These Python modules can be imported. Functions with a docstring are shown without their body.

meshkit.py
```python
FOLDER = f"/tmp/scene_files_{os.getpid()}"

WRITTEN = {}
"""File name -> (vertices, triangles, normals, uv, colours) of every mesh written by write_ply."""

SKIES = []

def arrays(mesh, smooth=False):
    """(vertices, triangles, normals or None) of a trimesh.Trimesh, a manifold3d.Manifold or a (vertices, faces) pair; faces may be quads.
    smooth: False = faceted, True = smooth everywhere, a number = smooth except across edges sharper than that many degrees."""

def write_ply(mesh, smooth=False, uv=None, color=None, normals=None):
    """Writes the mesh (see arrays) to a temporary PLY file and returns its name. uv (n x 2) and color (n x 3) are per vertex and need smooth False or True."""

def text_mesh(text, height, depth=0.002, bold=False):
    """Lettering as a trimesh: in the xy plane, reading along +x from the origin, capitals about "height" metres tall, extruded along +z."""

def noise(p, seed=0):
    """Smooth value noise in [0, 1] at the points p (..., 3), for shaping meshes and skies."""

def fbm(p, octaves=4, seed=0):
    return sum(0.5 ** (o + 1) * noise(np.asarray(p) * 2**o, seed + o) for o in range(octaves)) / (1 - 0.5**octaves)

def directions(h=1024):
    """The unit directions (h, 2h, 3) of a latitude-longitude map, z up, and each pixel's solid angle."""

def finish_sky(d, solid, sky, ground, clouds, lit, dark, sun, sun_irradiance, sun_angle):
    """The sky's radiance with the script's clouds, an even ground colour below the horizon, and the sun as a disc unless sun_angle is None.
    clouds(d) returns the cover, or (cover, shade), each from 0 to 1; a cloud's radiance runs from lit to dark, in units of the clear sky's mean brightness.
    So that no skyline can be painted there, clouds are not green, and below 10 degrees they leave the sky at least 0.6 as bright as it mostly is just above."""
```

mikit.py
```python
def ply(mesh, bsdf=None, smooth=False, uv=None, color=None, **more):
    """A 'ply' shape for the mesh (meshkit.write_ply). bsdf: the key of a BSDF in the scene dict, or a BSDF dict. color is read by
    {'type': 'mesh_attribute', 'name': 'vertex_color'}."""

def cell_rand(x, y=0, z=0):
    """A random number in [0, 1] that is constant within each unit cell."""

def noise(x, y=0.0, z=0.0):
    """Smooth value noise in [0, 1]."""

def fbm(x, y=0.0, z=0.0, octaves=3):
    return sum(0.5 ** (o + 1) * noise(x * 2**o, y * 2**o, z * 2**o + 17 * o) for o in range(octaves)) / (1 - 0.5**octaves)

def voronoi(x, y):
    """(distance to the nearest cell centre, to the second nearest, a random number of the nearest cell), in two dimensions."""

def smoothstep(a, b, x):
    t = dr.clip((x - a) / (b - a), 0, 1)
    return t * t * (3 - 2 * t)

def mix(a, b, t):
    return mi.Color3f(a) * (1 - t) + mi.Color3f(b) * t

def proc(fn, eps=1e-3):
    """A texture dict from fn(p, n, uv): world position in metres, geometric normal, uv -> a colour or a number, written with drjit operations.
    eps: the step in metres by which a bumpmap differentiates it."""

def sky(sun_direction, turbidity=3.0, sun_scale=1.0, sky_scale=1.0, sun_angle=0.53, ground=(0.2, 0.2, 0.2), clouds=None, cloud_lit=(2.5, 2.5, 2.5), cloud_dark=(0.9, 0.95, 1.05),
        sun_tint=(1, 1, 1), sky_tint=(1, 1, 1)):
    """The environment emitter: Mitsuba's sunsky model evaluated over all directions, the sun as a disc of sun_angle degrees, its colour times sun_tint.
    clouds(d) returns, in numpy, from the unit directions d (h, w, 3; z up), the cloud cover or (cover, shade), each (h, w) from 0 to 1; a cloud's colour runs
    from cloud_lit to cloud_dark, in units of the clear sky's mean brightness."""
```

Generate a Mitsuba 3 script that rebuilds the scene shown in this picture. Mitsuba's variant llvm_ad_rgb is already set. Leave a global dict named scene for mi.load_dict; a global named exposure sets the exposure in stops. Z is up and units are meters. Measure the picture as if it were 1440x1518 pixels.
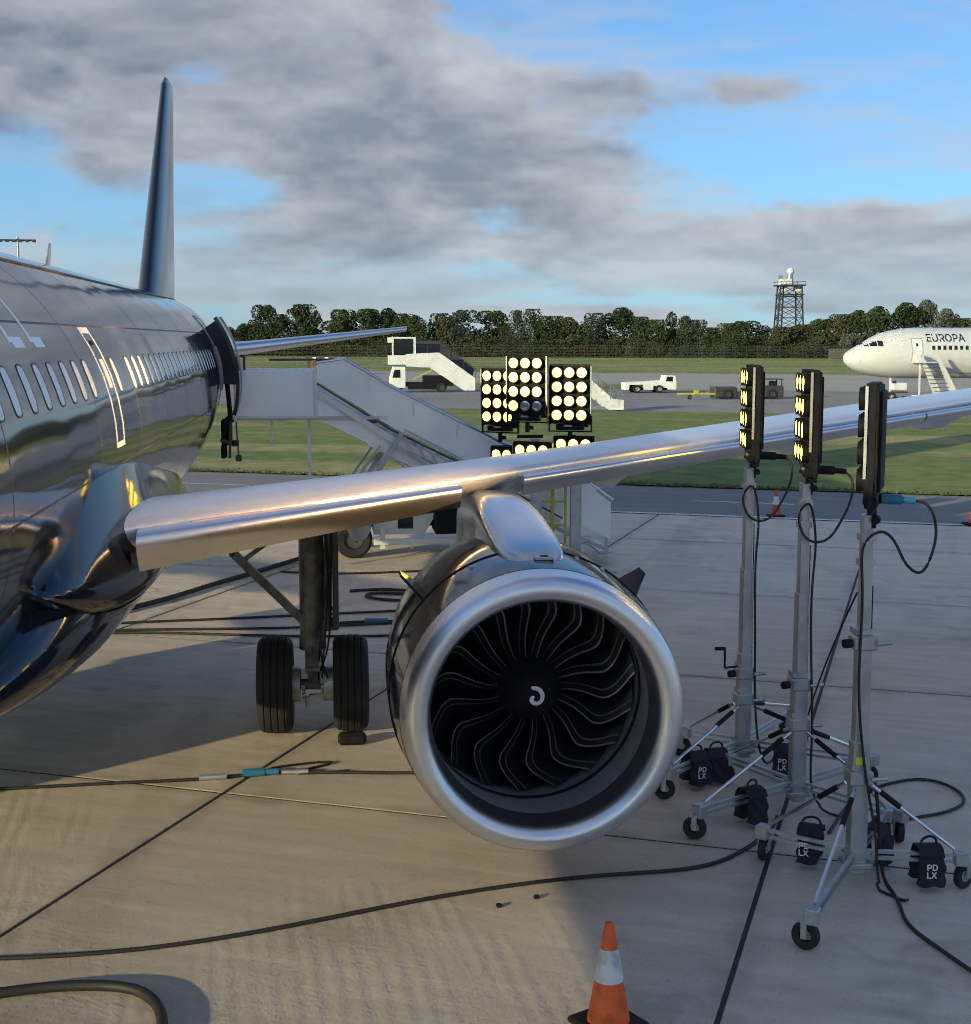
import math, random
import numpy as np, trimesh, mitsuba as mi, drjit as dr
import mikit, meshkit
from mikit import proc, fbm, noise, smoothstep, mix, cell_rand, voronoi
T = mi.ScalarTransform4f
rng = np.random.default_rng(7); random.seed(7)
scene, labels = {}, {}
PI = math.pi
# ---------------------------------------------------------------- camera, sky, exposure
# world: x to port (right in the picture), y aft along the jet, z up, metres
YAW, PITCH, EYE = .112625, .123386, (4.03, -.0526, 4.849)
FWD = (math.sin(YAW) * math.cos(PITCH), math.cos(YAW) * math.cos(PITCH), -math.sin(PITCH))
scene['camera'] = {'type': 'perspective', 'fov': 2 * math.degrees(math.atan(720 / 2056.5)), 'fov_axis': 'x', 'near_clip': .1, 'far_clip': 6000,
    'to_world': T().look_at(origin=list(EYE), target=[EYE[i] + FWD[i] for i in range(3)], up=[0, 0, 1])}
exposure = 2.98

def vnoise(x, y, seed):
    xi, yi = np.floor(x).astype(np.int64), np.floor(y).astype(np.int64)
    fx, fy = x - xi, y - yi
    fx, fy = fx * fx * (3 - 2 * fx), fy * fy * (3 - 2 * fy)
    def h(a, b):
        n = (a * 374761393 + b * 668265263 + seed * 974711) & 0xFFFFFFFF
        n = ((n ^ (n >> 13)) * 1274126177) & 0xFFFFFFFF
        return ((n ^ (n >> 16)) & 0xFFFF) / 65535.0
    return (h(xi, yi) * (1 - fx) + h(xi + 1, yi) * fx) * (1 - fy) + (h(xi, yi + 1) * (1 - fx) + h(xi + 1, yi + 1) * fx) * fy
def vfbm(x, y, seed, octs=6, g=.55):
    s, a, t = 0, 1.0, 0
    for o in range(octs):
        s = s + a * vnoise(x * 2 ** o + 13.7 * o, y * 2 ** o + 5.1 * o, seed + o); t += a; a *= g
    return s / t
def clouds(d):
    az = np.degrees(np.arctan2(d[..., 0], d[..., 1])); el = np.degrees(np.arcsin(np.clip(d[..., 2], -1, 1)))
    e = 30 * np.log1p(np.maximum(el, 0) / 18)          # layers crowd towards the horizon
    wx = vfbm(az * .10, e * .2, 41, 4) - .5
    n = vfbm(az * .070 + 3.1 + wx * .9, e * .17 + 1.7 + wx * .6, 11, 7)
    fine = vfbm(az * .34 + wx * 2, e * .95, 77, 6, .62)
    g = lambda a, b, sa, sb: np.exp(-((az - a) / sa) ** 2 - ((el - b) / sb) ** 2)
    bias = .07 + .34 * g(3, 6.4, 10, 3.6) + .26 * g(-9, 12.5, 9, 3) + .12 * g(6, 13.2, 4.5, 1.1) + .16 * g(16, 4.0, 10, 1.5) + .17 * g(17.5, 9.6, 3.6, .9) \
        - .42 * g(23, 12, 9, 5) - .24 * g(-4, 6.3, 3.2, .8) - .24 * g(-5, 10.3, 2.2, .7) - .16 * g(9.5, 13.4, 3.2, 1.2) - .14 * g(-13, 6.3, 3, 1.2) - .24 * g(25, 7.5, 6, 2) + .08 * g(-20, 2, 40, 3)
    bias = bias - .20 * smooth_np(17, 30, az) * smooth_np(125, 95, az) * smooth_np(5, 8, el) + .13 * g(16.5, 10.0, 4.5, .8) + .12 * g(21.5, 13.2, 1.5, .35)
    sd = (d[..., 0] * SUN_AZ[0] + d[..., 1] * SUN_AZ[1] + d[..., 2] * .215) / math.hypot(1.0, .215)
    bias = bias - .05 * smooth_np(17, 34, el) - .14 * smooth_np(.6, .92, sd)
    low = smooth_np(5.5, .6, el)
    streak = vfbm(az * .09 + 7, el * 1.5 + .5 * wx, 63, 5)
    cover = smooth_np(.40, .64, n + bias + .24 * (fine - .5))
    wisp = smooth_np(.50, .80, vfbm(az * .11 + 2.3, el * .75 + .2 * az * .11 + wx, 91, 6, .6)) * smooth_np(40, 15, el)
    cover = np.maximum(cover, .42 * wisp)
    cover = np.maximum(cover * (1 - .25 * low), low * smooth_np(.34, .56, .6 * streak + .4 * fine) * .9) * smooth_np(-.2, .5, el)
    up = vfbm(az * .070 + 3.1 + wx * .9, (e + 1.6) * .17 + 1.7 + wx * .6, 11, 6)     # thickness above: lit tops, dark bases
    shade = np.clip(.46 + 2.2 * (up - n) + 1.3 * (n + bias - .66) + 1.1 * (fine - .5) + low * .9 * (streak - .52), 0, 1) * (1 - .25 * low)
    return cover * .93, shade
def smooth_np(a, b, x):
    t = np.clip((x - a) / (b - a), 0, 1); return t * t * (3 - 2 * t)
SUN_AZ = (-.78, -.62)
scene['sky'] = mikit.sky((SUN_AZ[0], SUN_AZ[1], .215), turbidity=3.2, sun_scale=.60, sky_scale=1.0, ground=(.15, .15, .13), clouds=clouds,
    cloud_lit=(1.62, 1.64, 1.72), cloud_dark=(.54, .63, .79), sky_tint=(.43, .70, 1.12), sun_tint=(.73, 1.0, 1.34))

scene['sky']['sampling_weight'] = 9.0
# ---------------------------------------------------------------- helpers
def cat(ms): return trimesh.util.concatenate(ms)
def box(x, y, z, sx, sy, sz, rz=0, bev=0):
    """box centred at x, y, z"""
    m = trimesh.creation.box((sx, sy, sz))
    if bev:
        pts = []
        for a in (-1, 1):
            for b in (-1, 1):
                for c in (-1, 1):
                    h = (sx / 2, sy / 2, sz / 2)
                    for k in range(3):
                        q = [a * h[0], b * h[1], c * h[2]]
                        for j in range(3):
                            if j != k: q[j] -= (a, b, c)[j] * bev
                        pts.append(q)
        m = trimesh.convex.convex_hull(np.array(pts))
    if rz: m.apply_transform(trimesh.transformations.rotation_matrix(rz, [0, 0, 1]))
    m.apply_translation((x, y, z)); return m
def bar(p, q, w, h=None):
    """square bar from p to q"""
    p, q = np.array(p, float), np.array(q, float); d = q - p; L = np.linalg.norm(d); d /= L
    up = np.array([0, 0, 1.]) if abs(d[2]) < .95 else np.array([0, 1., 0])
    a = np.cross(d, up); a /= np.linalg.norm(a); b = np.cross(a, d)
    m = trimesh.creation.box((w, h or w, L)); M = np.eye(4); M[:3, 0], M[:3, 1], M[:3, 2], M[:3, 3] = a, b, d, (p + q) / 2
    if np.linalg.det(M[:3, :3]) < 0: M[:3, 0] *= -1
    m.apply_transform(M); return m
def cyl(p, q, r, n=16, r2=None):
    p, q = np.array(p, float), np.array(q, float); d = q - p; L = np.linalg.norm(d); d /= L
    up = np.array([0, 0, 1.]) if abs(d[2]) < .95 else np.array([0, 1., 0])
    a = np.cross(d, up); a /= np.linalg.norm(a); b = np.cross(d, a)
    t = np.arange(n) * 2 * PI / n; c = np.cos(t)[:, None] * a + np.sin(t)[:, None] * b
    v = np.vstack([p + c * r, q + c * (r if r2 is None else r2), [p], [q]]); i = np.arange(n); j = (i + 1) % n
    f = np.vstack([np.c_[i, j, j + n], np.c_[i, j + n, i + n], np.c_[j, i, np.full(n, 2 * n)], np.c_[i + n, j + n, np.full(n, 2 * n + 1)]])
    return trimesh.Trimesh(v, f, process=False)
def spline(pts, step=.08):
    from scipy.interpolate import CubicSpline
    p = np.array(pts, float); s = np.r_[0, np.cumsum(np.linalg.norm(np.diff(p, axis=0), axis=1))]
    return CubicSpline(s, p)(np.linspace(0, s[-1], max(4, int(s[-1] / step))))
def tube(pts, r, n=8):
    p = np.asarray(pts, float); t = np.gradient(p, axis=0); t /= np.linalg.norm(t, axis=1, keepdims=True) + 1e-12
    a = np.cross(t, np.where(np.abs(t[:, 2:]) < .9, [0, 0, 1.], [1., 0, 0])); a /= np.linalg.norm(a, axis=1, keepdims=True)
    b = np.cross(a, t); g = np.arange(n) * 2 * PI / n
    v = (p[:, None] + r * (np.cos(g)[None, :, None] * a[:, None] + np.sin(g)[None, :, None] * b[:, None]))
    return loft(list(v))
def loft(rings, closed=True, cap=True):
    n = len(rings[0]); k = len(rings); v = np.vstack(rings); i = np.arange(n if closed else n - 1); f = []
    for s in range(k - 1):
        a, b = s * n + i, s * n + (i + 1) % n
        f += [np.c_[a, b, b + n], np.c_[a, b + n, a + n]]
    if cap and closed:
        v = np.vstack([v, [np.mean(rings[0], 0), np.mean(rings[-1], 0)]]); c = k * n
        f += [np.c_[(i + 1) % n, i, np.full(len(i), c)], np.c_[(k - 1) * n + i, (k - 1) * n + (i + 1) % n, np.full(len(i), c + 1)]]
    m = trimesh.Trimesh(v, np.vstack(f), process=False)
    if closed and cap and m.volume < 0: m.invert()
    return m
def lathe(prof, c, axis='y', n=72, cap=False):
    """profile (along, radius) about an axis through c"""
    t = np.arange(n) * 2 * PI / n; rings = []
    for s, r in prof:
        k, l = r * np.cos(t), r * np.sin(t)
        rings.append(np.c_[{'y': (k, s + 0 * t, l), 'x': (s + 0 * t, k, l), 'z': (k, l, s + 0 * t)}[axis]].T.reshape(-1, 3) if False else
                     np.stack({'y': (k, s + 0 * t, l), 'x': (s + 0 * t, k, l), 'z': (k, l, s + 0 * t)}[axis], -1) + np.array(c))
    m = loft(rings, cap=cap)
    return m
def place(m, x=0, y=0, z=0, rz=0, sc=1):
    m = m.copy()
    if sc != 1: m.apply_scale(sc)
    if rz: m.apply_transform(trimesh.transformations.rotation_matrix(rz, [0, 0, 1]))
    m.apply_translation((x, y, z)); return m
taken = set()
def numbered(k):
    if k not in taken: taken.add(k); return k
    i = 1
    while f'{k}_{i:03d}' in taken: i += 1
    k = f'{k}_{i:03d}'; taken.add(k); return k
def obj(name, mesh, m, parent=None, smooth=30, label=None, cat_=None, group=None, kind=None, **kw):
    k = numbered(f'{parent}__{name}' if parent else name)
    scene[k] = mesh if isinstance(mesh, dict) else mikit.ply(mesh, m, smooth, **kw)
    tag(k, label, cat_, group, kind); return k
def tag(k, label=None, cat_=None, group=None, kind=None):
    d = {a: b for a, b in (('label', label), ('category', cat_), ('group', group), ('kind', kind)) if b}
    if d: labels[k] = d
def thing(name, label, cat_, group=None):
    k = numbered(name); tag(k, label, cat_, group); return k
def again(d, M): return {**d, 'to_world': M}

# ---------------------------------------------------------------- materials
def rgb(c): return {'type': 'rgb', 'value': list(c)}
def two(b): return {'type': 'twosided', 'bsdf': b}
def pr(c, rough=.5, metal=0., spec=.5, **k): return two({'type': 'principled', 'base_color': c if isinstance(c, dict) else rgb(c), 'roughness': rough, 'metallic': metal, 'specular': spec, **k})
def mat(n, b): scene['mat_' + n] = b; return 'mat_' + n
def dirty(c, amount=.25, s=3.0):
    def fn(p, n, uv):
        return mi.Color3f(c) * (1 - amount * smoothstep(.35, .75, fbm(p.x * s, p.y * s, p.z * s * .7, octaves=3)))
    return proc(fn)
def ripple(p, n, uv):
    return noise(p.x * 1.7, p.y * 1.4, p.z * 2.0)
PAINT = mat('jet_paint', two({'type': 'bumpmap', 'arbitrary': proc(ripple, .01), 'scale': .0075, 'bsdf': {'type': 'roughplastic', 'distribution': 'ggx', 'alpha': .006, 'int_ior': 1.62, 'diffuse_reflectance': rgb((.012, .016, .024))}}))
PYLON = mat('pylon_grey', pr(dirty((.42, .46, .52), .10, 2), .16, .85))
FINP = mat('fin_paint', two({'type': 'roughplastic', 'distribution': 'ggx', 'alpha': .025, 'int_ior': 1.6, 'diffuse_reflectance': rgb((.014, .019, .028))}))
LIP = mat('lip_metal', pr(dirty((.86, .86, .88), .08, 2.2), .34, 1.0))
SLAT = mat('slat_metal', pr(dirty((.84, .83, .85), .10, 1.3), .26, .97))
WING = mat('wing_grey', pr(dirty((.78, .80, .84), .10, .8), .33, .55))
STEEL = mat('gear_steel', pr(dirty((.17, .17, .175), .5, 9), .45, .35))
CHROME = mat('chrome', pr((.72, .72, .74), .16, 1.0))
ALU = mat('aluminium', pr(dirty((.50, .52, .53), .22, 7), .42, .75))
TYRE = mat('tyre_rubber', pr(dirty((.014, .014, .015), -.35, 5), .75))
BLACK = mat('black_paint', pr(dirty((.014, .014, .017), .3, 9), .62, 0, .18))
DARK = mat('dark_grey', pr(dirty((.06, .06, .065), .3, 4), .5))
DUCT = mat('duct_liner', pr(dirty((.26, .265, .27), .15, 12), .5, .2))
WHITE = mat('white_paint', pr(dirty((.74, .74, .71), .16, 1.6), .40))
JETW = mat('jet_white', two({'type': 'roughplastic', 'distribution': 'ggx', 'alpha': .15, 'int_ior': 1.45, 'diffuse_reflectance': dirty((.92, .92, .91), .05, .6)}))
TRUCKW = mat('truck_white', pr(dirty((.88, .88, .86), .10, 1.2), .4))
STAIRW = mat('stair_panel', pr(dirty((.90, .91, .90), .12, 1.1), .48))
MARK = mat('white_marking', pr((.80, .80, .80), .35))
SHADE = mat('window_blind', pr((.60, .61, .63), .30, 0, .5, clearcoat=.6))
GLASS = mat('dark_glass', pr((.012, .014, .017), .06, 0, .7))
ORANGE = mat('cone_orange', pr(dirty((.80, .13, .025), .25, 14), .45))
REDW = mat('cone_red', pr(dirty((.55, .06, .035), .2, 8), .5))
PINK = mat('pale_pink', pr((.62, .40, .38), .4))
DRED = mat('dull_red', pr((.16, .045, .035), .6))
REFL = mat('cone_band', pr(dirty((.66, .68, .70), .35, 16), .35))
YELLOW = mat('yellow_paint', pr(dirty((.55, .50, .06), .25, 5), .5))
BLUEC = mat('blue_plastic', pr((.03, .16, .30), .4))
CABLE = mat('cable_rubber', pr(dirty((.022, .020, .019), .2, 6), .6))
CANVAS = mat('sandbag_canvas', pr(dirty((.020, .020, .030), .4, 16), .85))
LENS = mat('lamp_lens', pr((.5, .5, .48), .1, .6))
mat_yel = mat('yellow_sticker', pr((.72, .74, .02), .5))
BLADE = mat('fan_blade', two({'type': 'principled', 'base_color': {'type': 'mesh_attribute', 'name': 'vertex_color'}, 'roughness': .24, 'metallic': .7, 'specular': .5}))

# concrete bays: colour and brushed relief of the surface itself
def grid(p): return p.x * .409 + p.y * .9125, p.x * .9125 - p.y * .409      # along, across the bays
def concrete_col(p, n, uv):
    w, v = grid(p)
    tone = cell_rand(dr.floor((v + 3.39) / 5.81), dr.floor((w - 14.53) / 6.78), 5)
    big = fbm(p.x * .35, p.y * .35, 0, octaves=4); fine = fbm(w * 7, v * 1.1, 3, octaves=4)
    stain = smoothstep(.60, .78, fbm(p.x * .9 + 9, p.y * .9, 7, octaves=4))
    spk = smoothstep(.72, .9, noise(p.x * 45, p.y * 45, 1))
    c = mix((.570, .475, .375), (.515, .432, .350), big) * (.90 + .16 * tone) * (.84 + .30 * fine)
    streak = smoothstep(.60, .80, fbm(v * .8 + .3 * w, w * .05, 21, octaves=3))
    tyre = smoothstep(.58, .74, fbm(v * 1.5 + 11, w * .10, 5, octaves=3)) * smoothstep(.4, .7, noise(p.x * .12, p.y * .12, 8))
    drip = smoothstep(.62, .70, fbm(p.x * 1.9, p.y * 1.9, 31, octaves=5)) * smoothstep(.35, .7, noise(p.x * .35, p.y * .35, 12))
    fv = (v + 3.39) / 5.81; fw = (w - 14.53) / 6.78
    dj = dr.minimum(dr.abs(fv - dr.round(fv)) * 5.81, dr.abs(fw - dr.round(fw)) * 6.78)
    edge = smoothstep(.28, .02, dj + .22 * (noise(p.x * 4.5, p.y * 4.5, 14) - .3))
    crack = smoothstep(.030, .0, dr.abs(fbm(p.x * .45 + 3, p.y * .45, 40, octaves=4) - .5)) * smoothstep(.62, .75, noise(p.x * .11, p.y * .11, 44))
    c = c * (1 - .20 * edge) * (1 - .30 * crack)
    return c * (1 - .13 * stain) * (1 - .12 * spk) * (1 - .09 * streak) * (1 - .10 * tyre) * (1 - .14 * drip)
def concrete_bump(p, n, uv):
    w, v = grid(p)
    ripple = smoothstep(.45, .7, fbm(p.x * .22 + 4, p.y * .22, 2, octaves=2))
    u = (v * .88 + w * .48)
    g = .5 + .5 * dr.sin(u * 2 * PI / .16 + 2.5 * noise(w * .7, v * .7, 3))
    return .35 * fbm(w * 34, v * 5, 2, octaves=3) + ripple * .36 * g * smoothstep(.25, .6, noise(w * 1.3, u * 3.1, 9)) + .3 * noise(p.x * 60, p.y * 60, 4)
CONC = mat('concrete', two({'type': 'bumpmap', 'arbitrary': proc(concrete_bump, .004), 'scale': .008, 'bsdf': {'type': 'principled', 'base_color': proc(concrete_col), 'roughness': .72, 'specular': .35}}))
def asphalt_col(p, n, uv):
    w, v = grid(p)
    b = fbm(p.x * .12, p.y * .12, 0, octaves=4)
    return mix((.15, .146, .147), (.21, .205, .20), b) * (.85 + .3 * fbm(w * 2.5, v * .25, 1, octaves=3))
ASPH = mat('asphalt', pr(proc(asphalt_col), .85, 0, .3))
def runway_col(p, n, uv):
    w, v = grid(p)
    return mix((.21, .20, .185), (.28, .265, .24), fbm(w * .25, v * .03, 1, octaves=4))
RUNW = mat('runway', pr(proc(runway_col), .85, 0, .3))
def grass_col(p, n, uv):
    w, v = grid(p)
    b = fbm(p.x * .06, p.y * .06, 0, octaves=4); f = fbm(p.x * 1.6, p.y * 1.6, 2, octaves=3)
    dry = smoothstep(.45, .75, fbm(v * .05, w * .22, 6, octaves=4))
    c = mix((.100, .125, .044), (.145, .165, .062), b)
    return mix(c, (.25, .22, .11), dry * .75) * (.65 + .7 * f)
GRASS = mat('grass', pr(proc(grass_col), .9, 0, .2))
SEAL = mat('joint_sealant', pr(dirty((.035, .03, .027), .3, 20), .8))
PAINTW = mat('road_paint', pr(dirty((.72, .72, .69), .35, 2), .7))
BARK = mat('bark', pr((.07, .055, .04), .9))
LEAF = mat('foliage', two({'type': 'principled', 'base_color': {'type': 'mesh_attribute', 'name': 'vertex_color'}, 'roughness': .8, 'specular': .2}))

# ---------------------------------------------------------------- ground, apron, grass
def gp(w, v, z=0): return (w * .409 + v * .9125, w * .9125 - v * .409, z)
def sheet(w0, w1, v0, v1, z):
    return trimesh.Trimesh([gp(w0, v0, z), gp(w0, v1, z), gp(w1, v1, z), gp(w1, v0, z)], [[0, 1, 2], [0, 2, 3]], process=False)
def struct(name, mesh, m, label=None): return obj(name, mesh, m, smooth=False, kind='structure', label=label)
struct('ground', sheet(-600, 2600, -2200, 2200, -.10), GRASS)
ap = struct('apron', sheet(-60, 39.85, -70, 70, -.0075), SEAL, 'concrete apron of large square bays with dark sealed joints')
bw, bl, gap = 5.81, 6.78, .022
for i in range(-5, 7):
    for j in range(-4, 4):
        v0, w0 = -3.39 + i * bw, 14.53 + j * bl
        w1 = min(w0 + bl, 39.8); dz = rng.uniform(-.002, .002)
        a, b, c, d = (w0 + gap, v0 + gap), (w0 + gap, v0 + bw - gap), (w1 - gap, v0 + bw - gap), (w1 - gap, v0 + gap)
        if w1 - w0 < 1: continue
        e = .006; top = [gp(q[0] + (e if k in (0, 1) else -e), q[1] + (e if k in (0, 3) else -e), dz) for k, q in enumerate((a, b, c, d))]
        mid = [gp(*q, dz - .006) for q in (a, b, c, d)]; low = [gp(*q, -.06) for q in (a, b, c, d)]
        f = [[0, 1, 2], [0, 2, 3]]
        for k in range(4):
            n_ = (k + 1) % 4
            f += [[k + 4, n_ + 4, n_], [k + 4, n_, k], [k + 8, n_ + 8, n_ + 4], [k + 8, n_ + 4, k + 4]]
        obj('slab', trimesh.Trimesh(top + mid + low, f, process=False), CONC, ap, smooth=False)
struct('apron_outer', cat([sheet(-60, 39.8, 37.5, 70, -.004), sheet(-60, 39.8, -70, -32.5, -.004), sheet(-60, -12.7, -32.5, 37.5, -.004)]), CONC)
struct('taxi_road', sheet(39.9, 47.3, -260, 260, -.006), ASPH)
obj('edge_line', sheet(39.93, 40.15, -70, 70, .004), PAINTW, 'taxi_road', smooth=False)
obj('centre_line', cat([sheet(43.4, 43.5, v, v + 3, -.002) for v in range(-30, 60, 9)]), PAINTW, 'taxi_road', smooth=False)
def wavy(w0, w1, v0, v1, z, amp, step):
    vs = np.arange(v0, v1, step); m = len(vs); nz = (rng.random(m) - .5) * amp
    P_ = [gp(w0 + nz[k], v, z) for k, v in enumerate(vs)] + [gp(w1 + nz[-k], v, z + .0) for k, v in enumerate(vs)]
    i = np.arange(m - 1); return trimesh.Trimesh(P_, np.vstack([np.c_[i, i + 1, i + 1 + m], np.c_[i, i + 1 + m, i + m]]), process=False)
gr = obj('grass_verge', wavy(47.2, 94.7, -300, 300, .045, .25, .35), GRASS, smooth=False, kind='structure')
struct('taxiway', sheet(94.5, 139, -500, 500, -.02), ASPH)
struct('grass_strip', cat([sheet(139, 152, 10, 60, .0), sheet(139, 152, -300, -22, .0)]), GRASS)
struct('runway', sheet(138.9, 205, -900, 900, -.022), RUNW)
struct('runway_verge', cat([sheet(172, 205, 42, 110, .02)]), GRASS)
# tufts along the near edges of the grass
tv, tf, tn = [], [], 0
for _ in range(5200):
    w_, v_ = 47.12 + abs(rng.normal(0, .35)), rng.uniform(-28, 32)
    x, y, _z = gp(w_, v_); h = rng.uniform(.03, .09); a = rng.uniform(0, PI); l = rng.normal(0, .05, 2); wd = rng.uniform(.03, .07)
    tv += [(x - wd * math.cos(a), y - wd * math.sin(a), .03), (x + wd * math.cos(a), y + wd * math.sin(a), .03), (x + l[0], y + l[1], .04 + h)]
    tf.append([tn, tn + 1, tn + 2]); tn += 3
obj('grass_tufts', trimesh.Trimesh(tv, tf, process=False), GRASS, smooth=False, kind='stuff', label='rough grass tufts along the edge of the verge', cat_='grass')

# ---------------------------------------------------------------- jet airliner
JET = thing('jet_airliner', 'near-black glossy twin-engined airliner with bare metal wing edge filling the left of the picture', 'airplane')
from scipy.interpolate import PchipInterpolator
_s = np.array([-5, -4.7, -4, -3, -2, -1, 0.5, 2, 24, 26, 28, 30, 32, 34, 36, 38.5, 41])
_hw = PchipInterpolator(_s, [.05, .45, .95, 1.35, 1.62, 1.82, 1.95, 1.975, 1.975, 1.96, 1.90, 1.78, 1.56, 1.29, 1.0, .65, .25])
_top = PchipInterpolator(_s, [3.35, 3.85, 4.3, 4.85, 5.4, 5.7, 5.85, 5.87, 5.87, 5.87, 5.87, 5.87, 5.86, 5.84, 5.80, 5.70, 5.5])
_bot = PchipInterpolator(_s, [3.25, 2.85, 2.45, 2.10, 1.90, 1.80, 1.74, 1.73, 1.75, 1.86, 2.14, 2.55, 3.05, 3.58, 4.05, 4.6, 5.0])
def fus(y, a, off=0):
    """point of the skin at station y; a = 0 to port, pi/2 = crown"""
    hw, t, b = float(_hw(y)) + off, float(_top(y)) + off, float(_bot(y)) - off
    zc, hh = (t + b) / 2, (t - b) / 2
    return np.array([hw * math.cos(a), y, zc + hh * math.sin(a)])
def fus_z(y, z, off=0):
    t, b = float(_top(y)), float(_bot(y)); s = (z - (t + b) / 2) / ((t - b) / 2)
    return fus(y, math.asin(max(-1, min(1, s))), off)
ys = np.unique(np.r_[np.linspace(-5, 2, 24), np.linspace(2, 24, 60), np.linspace(24, 41, 70)])
obj('fuselage', loft([np.array([fus(y, a) for a in np.arange(280) * 2 * PI / 280]) for y in ys]), PAINT, JET, smooth=50)
def skin_patch(corners, off=.006, nu=2, nv=6):
    """patch on the port skin: corners (y0, y1, z0, z1), slightly proud, with its own edges"""
    y0, y1, z0, z1 = corners
    U = np.linspace(y0, y1, nu); V = np.linspace(z0, z1, nv)
    out = np.array([[fus_z(y, z, off) for z in V] for y in U]); inn = np.array([[fus_z(y, z, -.02) for z in V] for y in U])
    v = np.vstack([out.reshape(-1, 3), inn.reshape(-1, 3)]); N = nu * nv; f = []
    q = lambda a, b, c, d: f.extend([[a, b, c], [a, c, d]])
    for i in range(nu - 1):
        for j in range(nv - 1): q(i * nv + j, (i + 1) * nv + j, (i + 1) * nv + j + 1, i * nv + j + 1)
    for i in range(nu - 1):
        for j in (0, nv - 1): q(i * nv + j, (i + 1) * nv + j, (i + 1) * nv + j + N, i * nv + j + N)
    for j in range(nv - 1):
        for i in (0, nu - 1): q(i * nv + j, i * nv + j + 1, i * nv + j + 1 + N, i * nv + j + N)
    return trimesh.Trimesh(v, f, process=False)
def window(y, zc=4.495, hw=.105, hh=.168):
    """rounded cabin window set in a thin frame"""
    def ring(s, off):
        t = np.arange(20) * 2 * PI / 20; c, s_ = np.cos(t), np.sin(t)
        yy = y + (hw * s) * np.sign(c) * np.abs(c) ** .55; zz = zc + (hh * s) * np.sign(s_) * np.abs(s_) ** .55
        return np.array([fus_z(a, b, off) for a, b in zip(yy, zz)])
    k = obj('cabin_window', loft([ring(1.09, -.01), ring(1.09, .005), ring(1.0, .005), ring(1.0, .002)], cap=False), DARK, JET, smooth=False)
    obj('blind', loft([ring(1.0, .003), ring(.5, .0035)], cap=True), SHADE, k, smooth=False)
wy = [y for y in np.arange(7.7, 27.4, .535) if not (13.45 < y < 14.6 or 15.0 < y < 15.5)]
for y in wy: window(y)
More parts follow.
